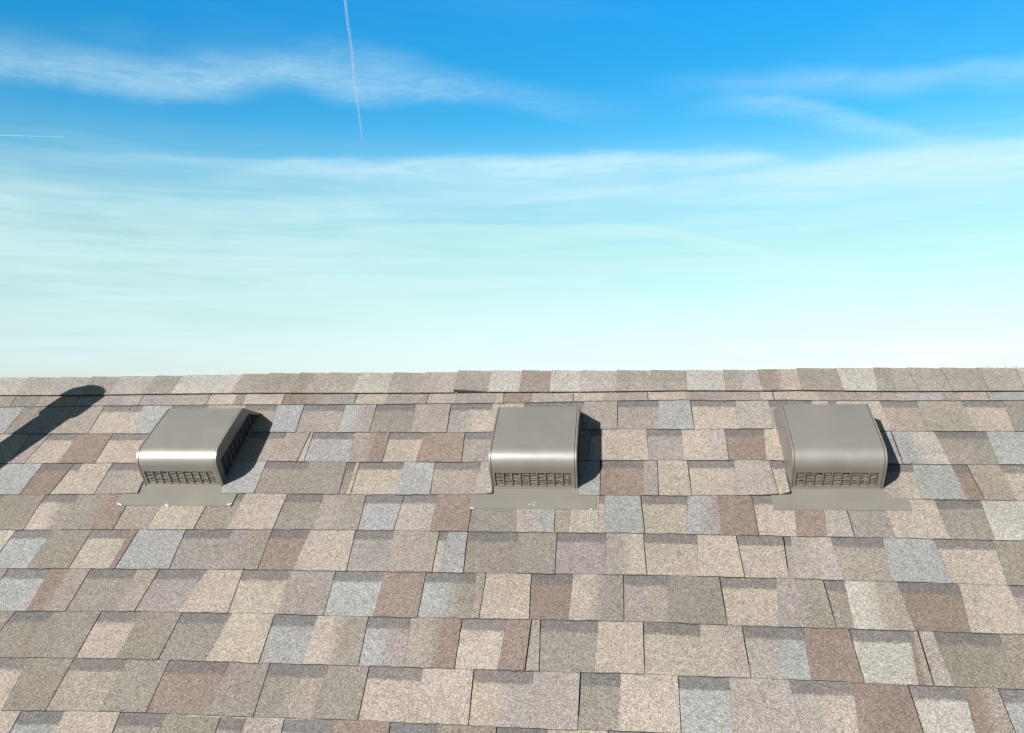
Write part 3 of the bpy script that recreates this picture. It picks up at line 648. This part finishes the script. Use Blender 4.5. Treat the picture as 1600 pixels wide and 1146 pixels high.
def shingle_mesh(q, cols, band, lift, origin, out=None, jitter=True):
    """one shingle tab from its four visible corners (TL TR BR BL, as X,s pairs); the head is tucked under the course above"""
    TL, TR, BR, BL = [Vector((q[2*k], q[2*k+1])) for k in range(4)]
    rec = RECESS if band else 0.0
    tone = [TONES[c] for c in cols.split(':')]
    k0 = random.uniform(.95, 1.05)
    tone = [tuple(min(.95, x*k0*random.uniform(.985, 1.015)) for x in t) for t in tone]
    if len(tone) == 1:
        us = [0, .18, .4, .6, .82, 1]; ct = [tone[0]]*6
    else:
        a = random.uniform(.3, .42); us = [0, a*.55, a, a+.28, a+.28+(.72-a)*.5, 1]; ct = [tone[0]]*3 + [tone[1]]*3
    nc = len(us)
    tilt = (random.uniform(-.0004, .0004), random.uniform(-.0004, .0004)) if jitter else (0, 0)
    hb = .235*.143 / max(.05, (BL-TL).length) if band else .2
    vs = [-.24, 0, max(.12, hb-.05), min(.36, hb+.09), 1.0]; bands = [1, 1, 1, 0, 0] if band else [0]*5
    V = []; C = []; B = []
    for v, bv in zip(vs, bands):
        for i, (u, c) in enumerate(zip(us, ct)):
            L = TL + (BL-TL)*v; Rr = TR + (BR-TR)*v
            p = L + (Rr-L)*u
            n = (-.003 + .003*v if v >= 0 else -.003 + .006*v) - rec
            if v == 1.0 and jitter and 0 < i < nc-1: p = p + Vector((0, random.uniform(-.0014, .0012)))
            if jitter and i in (0, nc-1) and 0 < v < 1: p = p + Vector((random.uniform(-.0005, .0005), 0))
            if v > 0: n += (tilt[0]*(1-u) + tilt[1]*u)*v
            if lift and v > .3:
                n += (.011 if lift == 1 else .0045)*max(0, u)**(1 if lift == 1 else 3)*((v-.3)/.7)**1.5
            V.append((p.x-origin[0], -(p.y-origin[1]), n)); C.append(c); B.append(bv)
    F = []; M = []
    nr = len(vs)
    for r in range(nr-1):
        for c in range(nc-1):
            F.append((r*nc+c, (r+1)*nc+c, (r+1)*nc+c+1, r*nc+c+1)); M.append(0)
    th = .0085 if lift == 1 else .0068 if lift == 2 else .0033  # deeper dark walls on lifted tabs stand in for the shadow gaps
    # sides: butt edge, left edge, right edge
    def wall(idx):
        base = len(V)
        for i in idx:
            x, y, z = V[i]; V.append((x, y, z-th)); C.append(C[i]); B.append(0)
        for k in range(len(idx)-1):
            F.append((idx[k], base+k, base+k+1, idx[k+1])); M.append(1)
    wall([(nr-1)*nc+c for c in range(nc)])
    wall([r*nc for r in range(nr)])
    wall([r*nc+nc-1 for r in range(nr)][::-1])
    if out is not None:
        i = len(out.v); out.v += V; out.f += [tuple(i+k for k in f) for f in F]; out.m += M
        out.c = getattr(out, 'c', []) + C if False else out.c; out.c.extend(C); out.b.extend(B)
        return None
    me = bpy.data.meshes.new('shingle'); me.from_pydata(V, [], F)
    finish_shingle(me, C, B, M); return me
def finish_shingle(me, C, B, M):
    me.materials.append(M_SHINGLE); me.materials.append(M_EDGE)
    me.polygons.foreach_set('material_index', M)
    at = me.attributes.new('tone', 'FLOAT_COLOR', 'POINT')
    at.data.foreach_set('color', [x for c in C for x in (c[0], c[1], c[2], 1.0)])
    bt = me.attributes.new('band', 'FLOAT', 'POINT'); bt.data.foreach_set('value', [float(x) for x in B])
    bm = bmesh.new(); bm.from_mesh(me)
    bmesh.ops.recalc_face_normals(bm, faces=bm.faces)
    tops = [f for f in bm.faces if f.material_index == 0]
    if tops and sum(f.normal.z for f in tops) < 0:
        bmesh.ops.reverse_faces(bm, faces=bm.faces[:])
    bm.to_mesh(me); bm.free(); me.update()

for row, q, cols, band, lift in SHINGLES:
    ox = sum(q[0::2])/4; os_ = sum(q[1::2])/4
    me = shingle_mesh(q, cols, band, lift, (ox, os_))
    o = link('shingle', me, roof, roof_pt(ox, os_, 0), ROT)

# courses outside the photographed part: one joined part per slope
class Soup(MB):
    def __init__(s): super().__init__(); s.c = []; s.b = []
KEYS = 'bbbttggommrssllw'
def fill_row(soup, sa, sb, x0, x1):
    x = x0; alt = random.random() < .5
    while x < x1-.01:
        wd = min(random.uniform(.08, .19), x1-x)
        if x1-x-wd < .04: wd = x1-x
        q = (x+.0006, sa, x+wd-.0006, sa, x+wd-.0006, sb, x+.0006, sb)
        shingle_mesh(q, random.choice(KEYS) if random.random() < .75 else random.choice(KEYS)+':'+random.choice(KEYS), alt, 0, (0, RIDGE_S), soup, False)
        x += wd; alt = not alt if random.random() < .88 else alt
soup = Soup()
st = random.getstate(); random.seed(21)
ext = {}
for row, q, cols, band, lift in SHINGLES:
    e = ext.setdefault(row, [q, q]); 
    if q[0] < e[0][0]: e[0] = q
    if q[2] > e[1][2]: e[1] = q
last = 0
for row in sorted(ext):
    lq, rq = ext[row]
    fill_row(soup, lq[1], lq[7], HX0, min(lq[0], lq[6])-.001)
    fill_row(soup, rq[3], rq[5], max(rq[2], rq[4])+.001, HX1)
    last = max(lq[7], rq[5])
    # wedge left between the slanted end tab and the square fill
    for e, side in ((lq, 0), (rq, 1)):
        if side == 0:
            m0 = min(e[0], e[6]); qq = (m0, e[1], e[0]-.0004, e[1], e[6]-.0004, e[7], m0, e[7])
        else:
            m1 = max(e[2], e[4]); qq = (e[2]+.0004, e[3], m1, e[3], m1, e[5], e[4]+.0004, e[5])
        if abs(qq[2]-qq[0]) > .002 or abs(qq[4]-qq[6]) > .002:
            shingle_mesh(qq, 't', 0, 0, (0, RIDGE_S), soup, False)
s = min(ext[max(ext)][0][7], ext[max(ext)][1][5])
s_line = s
while s_line < SLOPE-.02:
    fill_row(soup, s_line, min(s_line+.143, SLOPE+RIDGE_S), HX0, HX1); s_line += .143
me = bpy.data.meshes.new('shingle_field'); me.from_pydata(soup.v, [], soup.f); finish_shingle(me, soup.c, soup.b, soup.m)
tag(link('shingle_field', me, roof, roof_pt(0, RIDGE_S, 0), ROT), kind='stuff')
soup = Soup(); s_line = RIDGE_S+.05
while s_line < SLOPE-.02:
    fill_row(soup, s_line, min(s_line+.143, SLOPE+RIDGE_S), -HX1, -HX0); s_line += .143
me = bpy.data.meshes.new('shingle_field'); me.from_pydata(soup.v, [], soup.f); finish_shingle(me, soup.c, soup.b, soup.m)
bk = link('shingle_field', me, roof, (0, 0, RIDGE_Z), (PITCH, 0, math.pi))
tag(bk, kind='stuff')

# ridge caps: each bent over the ridge, lapped one over the next
def cap_mesh(c, ox):
    X0, X1, b0x, b0s, b1x, b1s, n0, n1, cols, lift = c
    tone = [TONES[k] for k in cols.split(':')]
    k0 = random.uniform(.96, 1.04)
    tone = [tuple(x*k0 for x in t) for t in tone]
    tone = [tuple(x + (y-x)*.2 for x, y in zip(t, (.150, .139, .126))) for t in tone]
    if len(tone) == 1: tone *= 2
    V = []; C = []; F = []; M = []
    us = [0, .4, .6, 1]
    def point(u, v):
        n = n0 + (n1-n0)*u + .002*(1-u)
        bx, bs = b0x+(b1x-b0x)*u, b0s+(b1s-b0s)*u; tx = X0+(X1-X0)*u
        if v == 0: return (bx, bs, .0035 + .0022*(1-u) + (0.011*(1-u) if lift else 0))
        if v == 1: return (bx+(tx-bx)*.5, bs*.5, .0030+.002*(1-u)+n*.5 + (0.004*(1-u)**2 if lift else 0))
        if v == 2: return (bx+(tx-bx)*.88, .0, n*.96)
        if v == 3: return (tx, RIDGE_S, n)
        if v == 4: return (tx, RIDGE_S-.0085, n-.012)
        if v == 5: return (tx+(tx-bx)*.5, RIDGE_S-.022, n-.06)
        return (tx+(tx-bx), RIDGE_S-.028*1.2, n-.115)
    for v in range(7):
        for i, u in enumerate(us):
            x, s_, n = point(u, v); V.append((x-ox, -(s_-RIDGE_S), n))
            C.append(tone[0] if i < 2 else tone[1])
    for v in range(6):
        for i in range(3):
            F.append((v*4+i, v*4+i+1, (v+1)*4+i+1, (v+1)*4+i)); M.append(0)
    def wall(idx, th=.0028):
        base = len(V)
        for j, i in enumerate(idx):
            x, y, z = V[i]; V.append((x, y, z-(th[j] if isinstance(th, tuple) else th))); C.append(C[i])
        for k in range(len(idx)-1): F.append((idx[k], base+k, base+k+1, idx[k+1])); M.append(1)
    wall([0, 1, 2, 3], (.0125, .010, .0075, .0034) if lift else .0028); wall([v*4 for v in range(7)], .0022); wall([v*4+3 for v in range(7)], .0022); wall([24, 25, 26, 27])  # deep dark wall of the lifted cap replaces the shaded wedge beneath
    me = bpy.data.meshes.new('ridge_cap'); me.from_pydata(V, [], F); finish_shingle(me, C, [0]*len(V), M)
    return me
xs = [c[0] for c in CAPS]
allcaps = list(CAPS)
x = CAPS[0][0]; c0 = CAPS[0]
while x > HX0:
    nx = max(x-.128, HX0-.001)
    allcaps.append((nx, x, nx, c0[3], x, c0[3], c0[6], c0[6], random.choice('lgwtt'), 0)); x = nx
x = CAPS[-1][1]; c1 = CAPS[-1]; bx = c1[4]
while x < HX1:
    nx = min(x+.128, HX1+.001)
    allcaps.append((x, nx, min(bx, x) if bx != x else x, c1[5], nx, c1[5], c1[7], c1[7], random.choice('lgwtt'), 0)); x = nx; bx = x
for c in allcaps:
    ox = (c[0]+c[1])/2
    link('ridge_cap', cap_mesh(c, ox), roof, roof_pt(ox, RIDGE_S, 0), ROT)

# ---------------------------------------------------------------- roof vents
W = 0.240
S0 = 0.530                      # front of the hood down the slope; local y runs up the slope from there
def profile(off=0.0):
    """side outline of the hood from the front foot over the rounded lip to the back foot, (y, z)"""
    pts = [(0.0, -.007), (0.0, .066)]
    cy, cz, r = .042, .068, .042
    for k in range(1, 12):
        a = R(180 - (k-1)*(180-93)/10.0)
        pts.append((cy + r*math.cos(a), cz + r*math.sin(a)))
    pts += [(.130, .1060), (.240, .0975), (.3460, -.006)]
    if off:
        out = []
        for i, p in enumerate(pts):
            a = Vector(pts[max(0, i-1)]); b = Vector(pts[min(len(pts)-1, i+1)])
            t = (b-a).normalized(); nrm = Vector((-t.y, t.x))
            out.append((p[0]+nrm.x*off, p[1]+nrm.y*off))
        return out
    return pts
def sheet(mb, outer, inner, x0, x1, i0=0, i1=None):
    i1 = len(outer)-1 if i1 is None else i1
    for k in range(i0, i1):
        a, b, c, d = outer[k], outer[k+1], inner[k+1], inner[k]
        mb.quad([(x0, *a), (x1, *a), (x1, *b), (x0, *b)]); mb.quad([(x0, *d), (x0, *c), (x1, *c), (x1, *d)])
        for x in (x0, x1): mb.quad([(x, *a), (x, *b), (x, *c), (x, *d)])
    for k in (i0, i1): mb.quad([(x0, *outer[k]), (x1, *outer[k]), (x1, *inner[k]), (x0, *inner[k])])
def weld(me, d=0.00005, angle=35):
    bm = bmesh.new(); bm.from_mesh(me); bmesh.ops.remove_doubles(bm, verts=bm.verts, dist=d)
    bmesh.ops.recalc_face_normals(bm, faces=bm.faces)
    for f in bm.faces: f.smooth = True
    for e in bm.edges:
        if len(e.link_faces) == 2: e.smooth = e.calc_face_angle(0) < R(angle)
        else: e.smooth = False
    bm.to_mesh(me); bm.free(); return me
GX0, GX1, GZ0, GZ1 = -W/2+.013, W/2-.017, .0055, .0525
def make_vent():
    root = empty('roof_vent')
    O, I = profile(), profile(-.0012)
    hx0, hx1 = -W/2+.0062, W/2-.0062
    hood = MB()
    # sheet from above the grille over the lip and back; the front below is framed round the grille opening
    def fy(z): return 0.0
    O2 = [(fy(GZ1), GZ1)] + O[1:]; I2 = [(fy(GZ1)+.0012, GZ1)] + I[1:]
    sheet(hood, O2, I2, hx0, hx1)
    for (xa, xb, za, zb) in ((hx0, hx1, -.007, GZ0), (hx0, GX0, GZ0, GZ1), (GX1, hx1, GZ0, GZ1)):
        hood.quad([(xa, fy(za), za), (xb, fy(za), za), (xb, fy(zb), zb), (xa, fy(zb), zb)])
        hood.quad([(xa, fy(za)+.0012, za), (xb, fy(za)+.0012, za), (xb, fy(zb)+.0012, zb), (xa, fy(zb)+.0012, zb)])
    for (xa, xb) in ((GX0, GX1),):
        hood.quad([(xa, fy(GZ0), GZ0), (xb, fy(GZ0), GZ0), (xb, fy(GZ0)+.0045, GZ0), (xa, fy(GZ0)+.0045, GZ0)])
        hood.quad([(xa, fy(GZ1), GZ1), (xb, fy(GZ1), GZ1), (xb, fy(GZ1)+.0045, GZ1), (xa, fy(GZ1)+.0045, GZ1)])
    link('hood', weld(hood.mesh('hood', M_VENT)), root)
    # folded foot of the front: a small outward hem
    hm = MB(); hm.box(hx0, hx1, -.0026, .0004, -.0046, -.0004)
    link('front_hem', hm.mesh('front_hem', M_VENT), root)
    # nine openings: eight upright bars and one cross bar
    bw = .0031
    bar = MB(); bar.prism([(fy(GZ0)-.0002, GZ0), (fy(GZ1)-.0002, GZ1), (fy(GZ1)+.002, GZ1), (fy(GZ0)+.002, GZ0)], -bw/2, bw/2)
    bme = bar.mesh('grille_bar', M_VENT)
    for k in range(1, 9):
        link('grille_bar', bme, root, (GX0 + (GX1-GX0)*k/9, 0, 0))
    cb = MB(); zc = .0260; cb.prism([(fy(zc)+.0015, zc), (fy(zc)+.0015, zc+.0012), (fy(zc)+.0024, zc+.0012), (fy(zc)+.0024, zc)], GX0, GX1)
    link('cross_bar', cb.mesh('cross_bar', M_VENT), root)
    rnd = random.Random(5)
    sc = MB()
    for k in range(9):
        xa = GX0 + (GX1-GX0)*k/9 + .002; xb = GX0 + (GX1-GX0)*(k+1)/9 - .002
        z = GZ0 + .001
        while z < GZ1-.002:
            sl_ = rnd.uniform(-.005, .004)
            za, zb = z+rnd.uniform(-.0006, .0006), z-sl_
            zb = min(max(zb, GZ0+.0006), GZ1-.0006); za = min(max(za, GZ0+.0006), GZ1-.0006)
            sc.tube((xa, fy(za)+.0028, za), (xb, fy(zb)+.0028+rnd.uniform(-.0008, .0008), zb), .0006, .0006, 4)
            z += rnd.uniform(.0026, .0052)
        for _ in range(2):
            xm = rnd.uniform(xa, xb); sc.tube((xm, fy(GZ0)+.0036, GZ0), (xm+rnd.uniform(-.006, .006), fy(GZ1)+.0036, GZ1), .0005, .0005, 4)
    link('screen', sc.mesh('screen', M_SCREEN), root)
    bkp = MB(); bkp.box(GX0-.003, GX1+.003, .0048, .0058, GZ0-.003, GZ1+.003)
    link('screen_backing', bkp.mesh('screen_backing', M_INSIDE), root)
    # side panels with ten upright slots; their outer rim is folded over the hood as a narrow strip
    def top_at(y):
        for a, b in zip(O, O[1:]):
            if a[0] <= y <= b[0] and b[0] > a[0]: return a[1] + (b[1]-a[1])*(y-a[0])/(b[0]-a[0])
        return O[-1][1]
    SY0, SY1 = .030, .325
    def slot_top(y): return max(.0045, min(.072 - (y-.02)*.068, top_at(y) - .013))
    ribs = [SY0 + (SY1-SY0)*k/10 for k in range(11)]
    for sgn in (-1, 1):
        panel = MB()
        xo = sgn*(W/2); xi = sgn*(W/2-.0035); x0, x1 = min(xo, xi), max(xo, xi)
        low = .003
        def strip(poly): panel.prism(poly, x0, x1)
        strip([(.0012, -.007), (.345, -.007), (.338, low), (.0016, low)])
        # front stile
        fr = [p for p in O if p[0] <= SY0 and p[1] < .109]
        fp = [(.0016, low)] + [p for p in O[1:] if p[0] < SY0] + [(SY0, top_at(SY0)), (SY0, low)]
        fp = [(p[0]+.0006, p[1]-.0006) if i not in (0, len(fp)-1) else p for i, p in enumerate(fp)]
        strip(fp)
        for k in range(10):
            a, b = ribs[k], ribs[k+1]
            if sgn < 0:
                strip([(a, low), (a, top_at(a)-.0006), (b, top_at(b)-.0006), (b, low)]); continue
            strip([(a, slot_top(a)), (a, top_at(a)-.0006), (b, top_at(b)-.0006), (b, slot_top(b))])
        strip([(SY1, low), (SY1, top_at(SY1)-.0006), (.3365, low)])
        link('side_panel', panel.mesh('side_panel', M_VENT), root)
        rme = MB()
        O3 = profile(.0009); 
        sheet(rme, O3, profile(-.0012), *(sorted((sgn*(W/2+.0003), sgn*(W/2-.0046)))))
        link('side_rim', weld(rme.mesh('side_rim', M_VENT)), root)
        for k in (range(1, 10) if sgn > 0 else ()):
            rb = MB(); y = ribs[k]; rb.box(x0+.0003, x1-.0003, -.0009, .0009, low, slot_top(y))
            link('louver_rib', rb.mesh('louver_rib', M_VENT), root, (0, y, 0))
        if sgn < 0: continue
        bp = MB(); xb = sgn*(W/2-.011)
        poly = [(SY0-.004, 0), (SY0-.004, .076), (.262, .059), (.322, .003), (.322, 0)]
        bp.prism(poly, min(xb, xb-sgn*.001), max(xb, xb-sgn*.001))
        link('side_backing', bp.mesh('side_backing', M_INSIDE), root)
    # base flange laid over the course below: follows the slope of that course
    fl = MB()
    for (ya, yb, za, zb) in ((.36, .03, -.0105, -.0050), (.03, -.008, -.0050, -.0024), (-.008, -.045, -.0024, -.0010), (-.045, -.0845, -.0010, -.0002)):
        xw = .176 if yb < -.04 and ya < 0 else .172
        xw = .174
        fl.quad([(-xw, ya, za), (xw, ya, za), (xw, yb, zb), (-xw, yb, zb)])
    fl.quad([(-.174, -.0845, -.0002), (.174, -.0845, -.0002), (.174, -.0850, -.0024), (-.174, -.0850, -.0024)])
    link('flange', fl.mesh('flange', M_FLANGE), root)
    return root
def dab(parent, pts, mat=None, seed=1):
    rnd = random.Random(seed)
    bm = bmesh.new()
    for (x, y, z, r) in pts:
        ret = bmesh.ops.create_icosphere(bm, subdivisions=2, radius=1.0)
        for v in ret['verts']:
            d = v.co.copy(); k = 1 + rnd.uniform(-.25, .25)
            v.co = Vector((x + d.x*r*1.5*k, y + d.y*r*k, z + d.z*r*.45*k))
    me = bpy.data.meshes.new('sealant_dab'); bm.to_mesh(me); bm.free(); me.materials.append(mat or M_CAULK)
    return link('sealant_dab', me, parent)
VENTS = [(-1.290, 0.0035, 'brown metal roof vent nearest the dark pipe shadow, its louvred side in shade', 'a'),
         (-0.2625, 0.0060, 'middle brown metal roof vent with scuffed rounded lip', 'b'),
         (0.5480, 0.0010, 'brown metal roof vent beside the curled shingle corner, dull lip without glare', 'c')]
proto = make_vent()
for k, (X, ds, label, tagk) in enumerate(VENTS):
    v = proto if k == 0 else copy_tree(proto)
    v.location = roof_pt(X, S0+ds, 0); v.rotation_euler = ROT
    tag(v, label, 'roof vent', 'three metal roof vents below the ridge')
    VENTS[k] = v
dab(VENTS[0], [(-.162, -.083, .001, .0035), (-.155, -.086, .0005, .0028), (-.168, -.079, .001, .0022)], seed=1)
dab(VENTS[0], [(-.020, -.083, .0005, .003), (-.013, -.087, .0003, .0035), (-.022, -.075, 0, .0016)], seed=2)
dab(VENTS[0], [(.166, -.080, .0008, .0034), (.172, -.077, .0008, .002)], seed=3)
dab(VENTS[1], [(-.165, -.084, .0008, .003), (-.160, -.087, .0005, .002)], seed=4)
dab(VENTS[1], [(-.006, -.066, -.001, .0018), (.002, -.062, -.001, .0018), (.004, -.070, -.001, .0022), (-.010, -.069, -.001, .0016), (.008, -.060, -.001, .0014)], seed=5)
dab(VENTS[1], [(.160, -.085, .0005, .003)], plain('grey_putty', (.2, .18, .15), .8), seed=6)
dab(VENTS[2], [(-.004, -.078, -.0008, .0022), (.002, -.080, -.0008, .0014)], plain('dark_stain', (.05, .045, .04), .8), seed=7)

# ---------------------------------------------------------------- flue pipe (just outside the frame; its shadow falls across the shingles)
def lathe(mb, prof, seg=28):
    for (r0, z0), (r1, z1) in zip(prof, prof[1:]):
        for k in range(seg):
            a, b = 2*math.pi*k/seg, 2*math.pi*(k+1)/seg
            mb.quad([(r0*math.cos(a), r0*math.sin(a), z0), (r0*math.cos(b), r0*math.sin(b), z0), (r1*math.cos(b), r1*math.sin(b), z1), (r1*math.cos(a), r1*math.sin(a), z1)])
HP = 0.70
pipe = empty('vent_pipe', roof_pt(-1.811-.400*HP, .050+1.0*HP, -.006), (0, R(-3.6), 0))
tag(pipe, 'upright metal flue pipe with a rounded cap standing on the shingles', 'vent pipe')
pm = MB(); lathe(pm, [(.056, -.10), (.056, HP-.10)]); link('pipe_body', weld(pm.mesh('pipe_body', M_PIPE), .0002), pipe)
pm = MB(); lathe(pm, [(.056, HP-.140), (.071, HP-.130), (.071, HP-.045), (.066, HP-.018), (.050, HP-.003), (.0, HP)]); link('pipe_cap', weld(pm.mesh('pipe_cap', M_PIPE), .0002, 50), pipe)
pm = MB(); lathe(pm, [(.105, -.02), (.075, .07), (.058, .12)]); link('storm_collar', weld(pm.mesh('storm_collar', M_PIPE), .0002), pipe)
pf = MB(); pf.box(-.16, .16, -.16, .16, -.001, .0015)
link('flashing', pf.mesh('flashing', M_PIPE), pipe, (0, 0, .004), ROT)

# pale slivers standing in for bright glints of light under a few butt edges
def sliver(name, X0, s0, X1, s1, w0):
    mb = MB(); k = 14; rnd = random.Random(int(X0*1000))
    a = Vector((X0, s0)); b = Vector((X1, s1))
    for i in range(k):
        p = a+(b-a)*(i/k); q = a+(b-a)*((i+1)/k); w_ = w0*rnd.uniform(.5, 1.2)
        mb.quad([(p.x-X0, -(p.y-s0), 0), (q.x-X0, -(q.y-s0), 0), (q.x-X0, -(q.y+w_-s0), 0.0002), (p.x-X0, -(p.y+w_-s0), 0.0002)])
    link(name, mb.mesh(name, M_GLINT), roof, roof_pt(X0, s0, -.0022), ROT)
sliver('edge_glint', -0.9806, 1.2837, -0.8230, 1.2850, 0.0022)
sliver('edge_glint', -0.8200, 1.2850, -0.6679, 1.2830, 0.0018)
sliver('edge_glint', -1.3877, 0.5712, -1.3255, 0.5700, 0.0010)
sliver('edge_glint', -1.8904, 0.1493, -1.7542, 0.1480, 0.0012)
sliver('edge_glint', 0.5885, 0.1434, 0.7360, 0.1464, 0.0016)
sliver('edge_glint', -1.5300, 0.1468, -1.3531, 0.1464, 0.0012)
sliver('edge_glint', 0.1882, 0.7106, 0.3162, 0.7122, 0.0010)
sliver('edge_glint', 0.5515, 0.7145, 0.6592, 0.7155, 0.0012)
sliver('edge_glint', 0.6547, 0.8607, 0.7696, 0.8628, 0.0012)
sliver('edge_glint', 0.0059, 0.9960, 0.1091, 0.9979, 0.0011)
sliver('edge_glint', -0.9758, 0.7097, -0.8318, 0.7088, 0.0010)
sliver('edge_glint', -0.7251, 0.7081, -0.5842, 0.7088, 0.0010)
sliver('edge_glint', 0.3744, 1.1451, 0.4673, 1.1468, 0.0012)
sliver('edge_glint', -1.4111, 1.1462, -1.2974, 1.1437, 0.0010)


# ---------------------------------------------------------------- bare trees far behind the ridge
def ray_dir(px, py):
    v = [CAM['F'][k]*CAM['f'] + CAM['R'][k]*(px-800) - CAM['U'][k]*(py-573) for k in range(3)]
    return roof_dir(v).normalized()
def bare_tree(azim, dist, height, label, seed, spread=.34):
    rnd = random.Random(seed)
    x = CAMPOS.x + math.sin(R(azim))*dist; y = CAMPOS.y + math.cos(R(azim))*dist
    root = empty('bare_tree', (x, y, 0))
    tag(root, label, 'tree', 'bare trees beyond the roof')
    tr = MB(); tr.tube((0, 0, 0), (.1, 0, height*.38), height*.022, height*.016, 10)
    link('trunk', tr.mesh('trunk', M_BARK), root)
    br = MB(); tw = MB()
    def grow(p, d, ln, r, lev):
        q = p + d*ln
        (br if lev < 3 else tw).tube(p, q, r, r*.62, 6 if lev < 2 else 3)
        if lev >= 6 or ln < .25: return
        for _ in range(3 if lev < 5 else 2):
            nd = (d + Vector((rnd.uniform(-1, 1), rnd.uniform(-1, 1), rnd.uniform(-.35, .8)))*.62).normalized()
            grow(q if rnd.random() < .6 else p+(q-p)*rnd.uniform(.6, 1), nd, ln*rnd.uniform(.62, .82), r*.55, lev+1)
    for _ in range(6):
        a = rnd.uniform(0, 6.28)
        grow(Vector((.1, 0, height*rnd.uniform(.28, .38))), Vector((math.cos(a)*spread*1.6, math.sin(a)*spread*1.6, 1)).normalized(), height*.2, height*.009, 1)
    link('branch_limbs', br.mesh('branch_limbs', M_BARK, recalc=False), root)
    link('twigs', tw.mesh('twigs', M_BARK, recalc=False), root)
#TREES
bare_tree(20.9, 150, 12.7, 'faint bare tree top showing over the ridge beside the pale end cap', 3)
bare_tree(-23.4, 260, 14.5, 'tiny bare tree tip showing over the ridge above the shaded vent', 8)

# ---------------------------------------------------------------- contrails
def contrail_material(dens):
    m, n, b = new_mat('condensation_trail')
    b.inputs['Base Color'].default_value = (.95, .95, .95, 1); b.inputs['Roughness'].default_value = 1
    b.inputs['Specular IOR Level'].default_value = 0
    tr = n.add('ShaderNodeBsdfTransparent'); mx = n.add('ShaderNodeMixShader')
    lw = n.add('ShaderNodeLayerWeight'); lw.inputs[0].default_value = .5
    f = n.math('SUBTRACT', 1.0, lw.outputs['Facing'])
    pos = n.add('ShaderNodeNewGeometry').outputs['Position']
    f = n.math('MULTIPLY', f, n.math('MULTIPLY_ADD', n.noise(pos, .002, 3, .5), .7, .7), clamp=True)
    f = n.math('MULTIPLY', f, dens, clamp=True)
    o = [k for k in m.node_tree.nodes if k.type == 'OUTPUT_MATERIAL'][0]
    n.put(mx.inputs[0], f); m.node_tree.links.new(tr.outputs[0], mx.inputs[1]); m.node_tree.links.new(b.outputs[0], mx.inputs[2])
    m.node_tree.links.new(mx.outputs[0], o.inputs[0])
    return m
def contrail(pts, dens, label):
    """pts: (azimuth, elevation, half width in degrees); the trail lies level at 5 km height"""
    H = 5000.0; P3 = []
    for a, e, wd in pts:
        d = Vector((math.sin(R(a))*math.cos(R(e)), math.cos(R(a))*math.cos(R(e)), math.sin(R(e))))
        t = H/d.z; P3.append((CAMPOS + d*t, t*R(wd)))
    mb = MB(); seg = 12; n = len(P3)
    for i, (p, r) in enumerate(P3):
        t = (P3[min(n-1, i+1)][0] - P3[max(0, i-1)][0]).normalized()
        a = t.cross(Vector((0, 0, 1))).normalized(); b = a.cross(t)
        mb.v += [tuple(p + a*math.cos(2*math.pi*k/seg)*r + b*math.sin(2*math.pi*k/seg)*r) for k in range(seg)]
    for i in range(n-1):
        for k in range(seg):
            mb.f.append((i*seg+k, i*seg+(k+1) % seg, (i+1)*seg+(k+1) % seg, (i+1)*seg+k)); mb.m.append(0)
    o = link('contrail', mb.mesh('contrail', contrail_material(dens), smooth=True))
    tag(o, label, 'contrail')
tr1 = []
for i in range(40):
    t = i/39; e = 34 - t*(34-15.2)
    a = -17.29 + (23.3-e)*.128 + .03*math.sin(e*1.6) + .012*math.sin(e*5.3+1)
    tr1.append((a, e, (.048 + .036*(e-15.2)/9) if i < 37 else .04*(39.5-i)/2.5))
contrail(tr1, .62, 'long thin white contrail climbing the blue sky')
contrail([(-48+i*(15.0/12), 13.2+.0003*i+(14.57-13.2)*(i/12), .026 if i < 11 else .015) for i in range(13)], .06, 'short faint level contrail low in the blue sky')
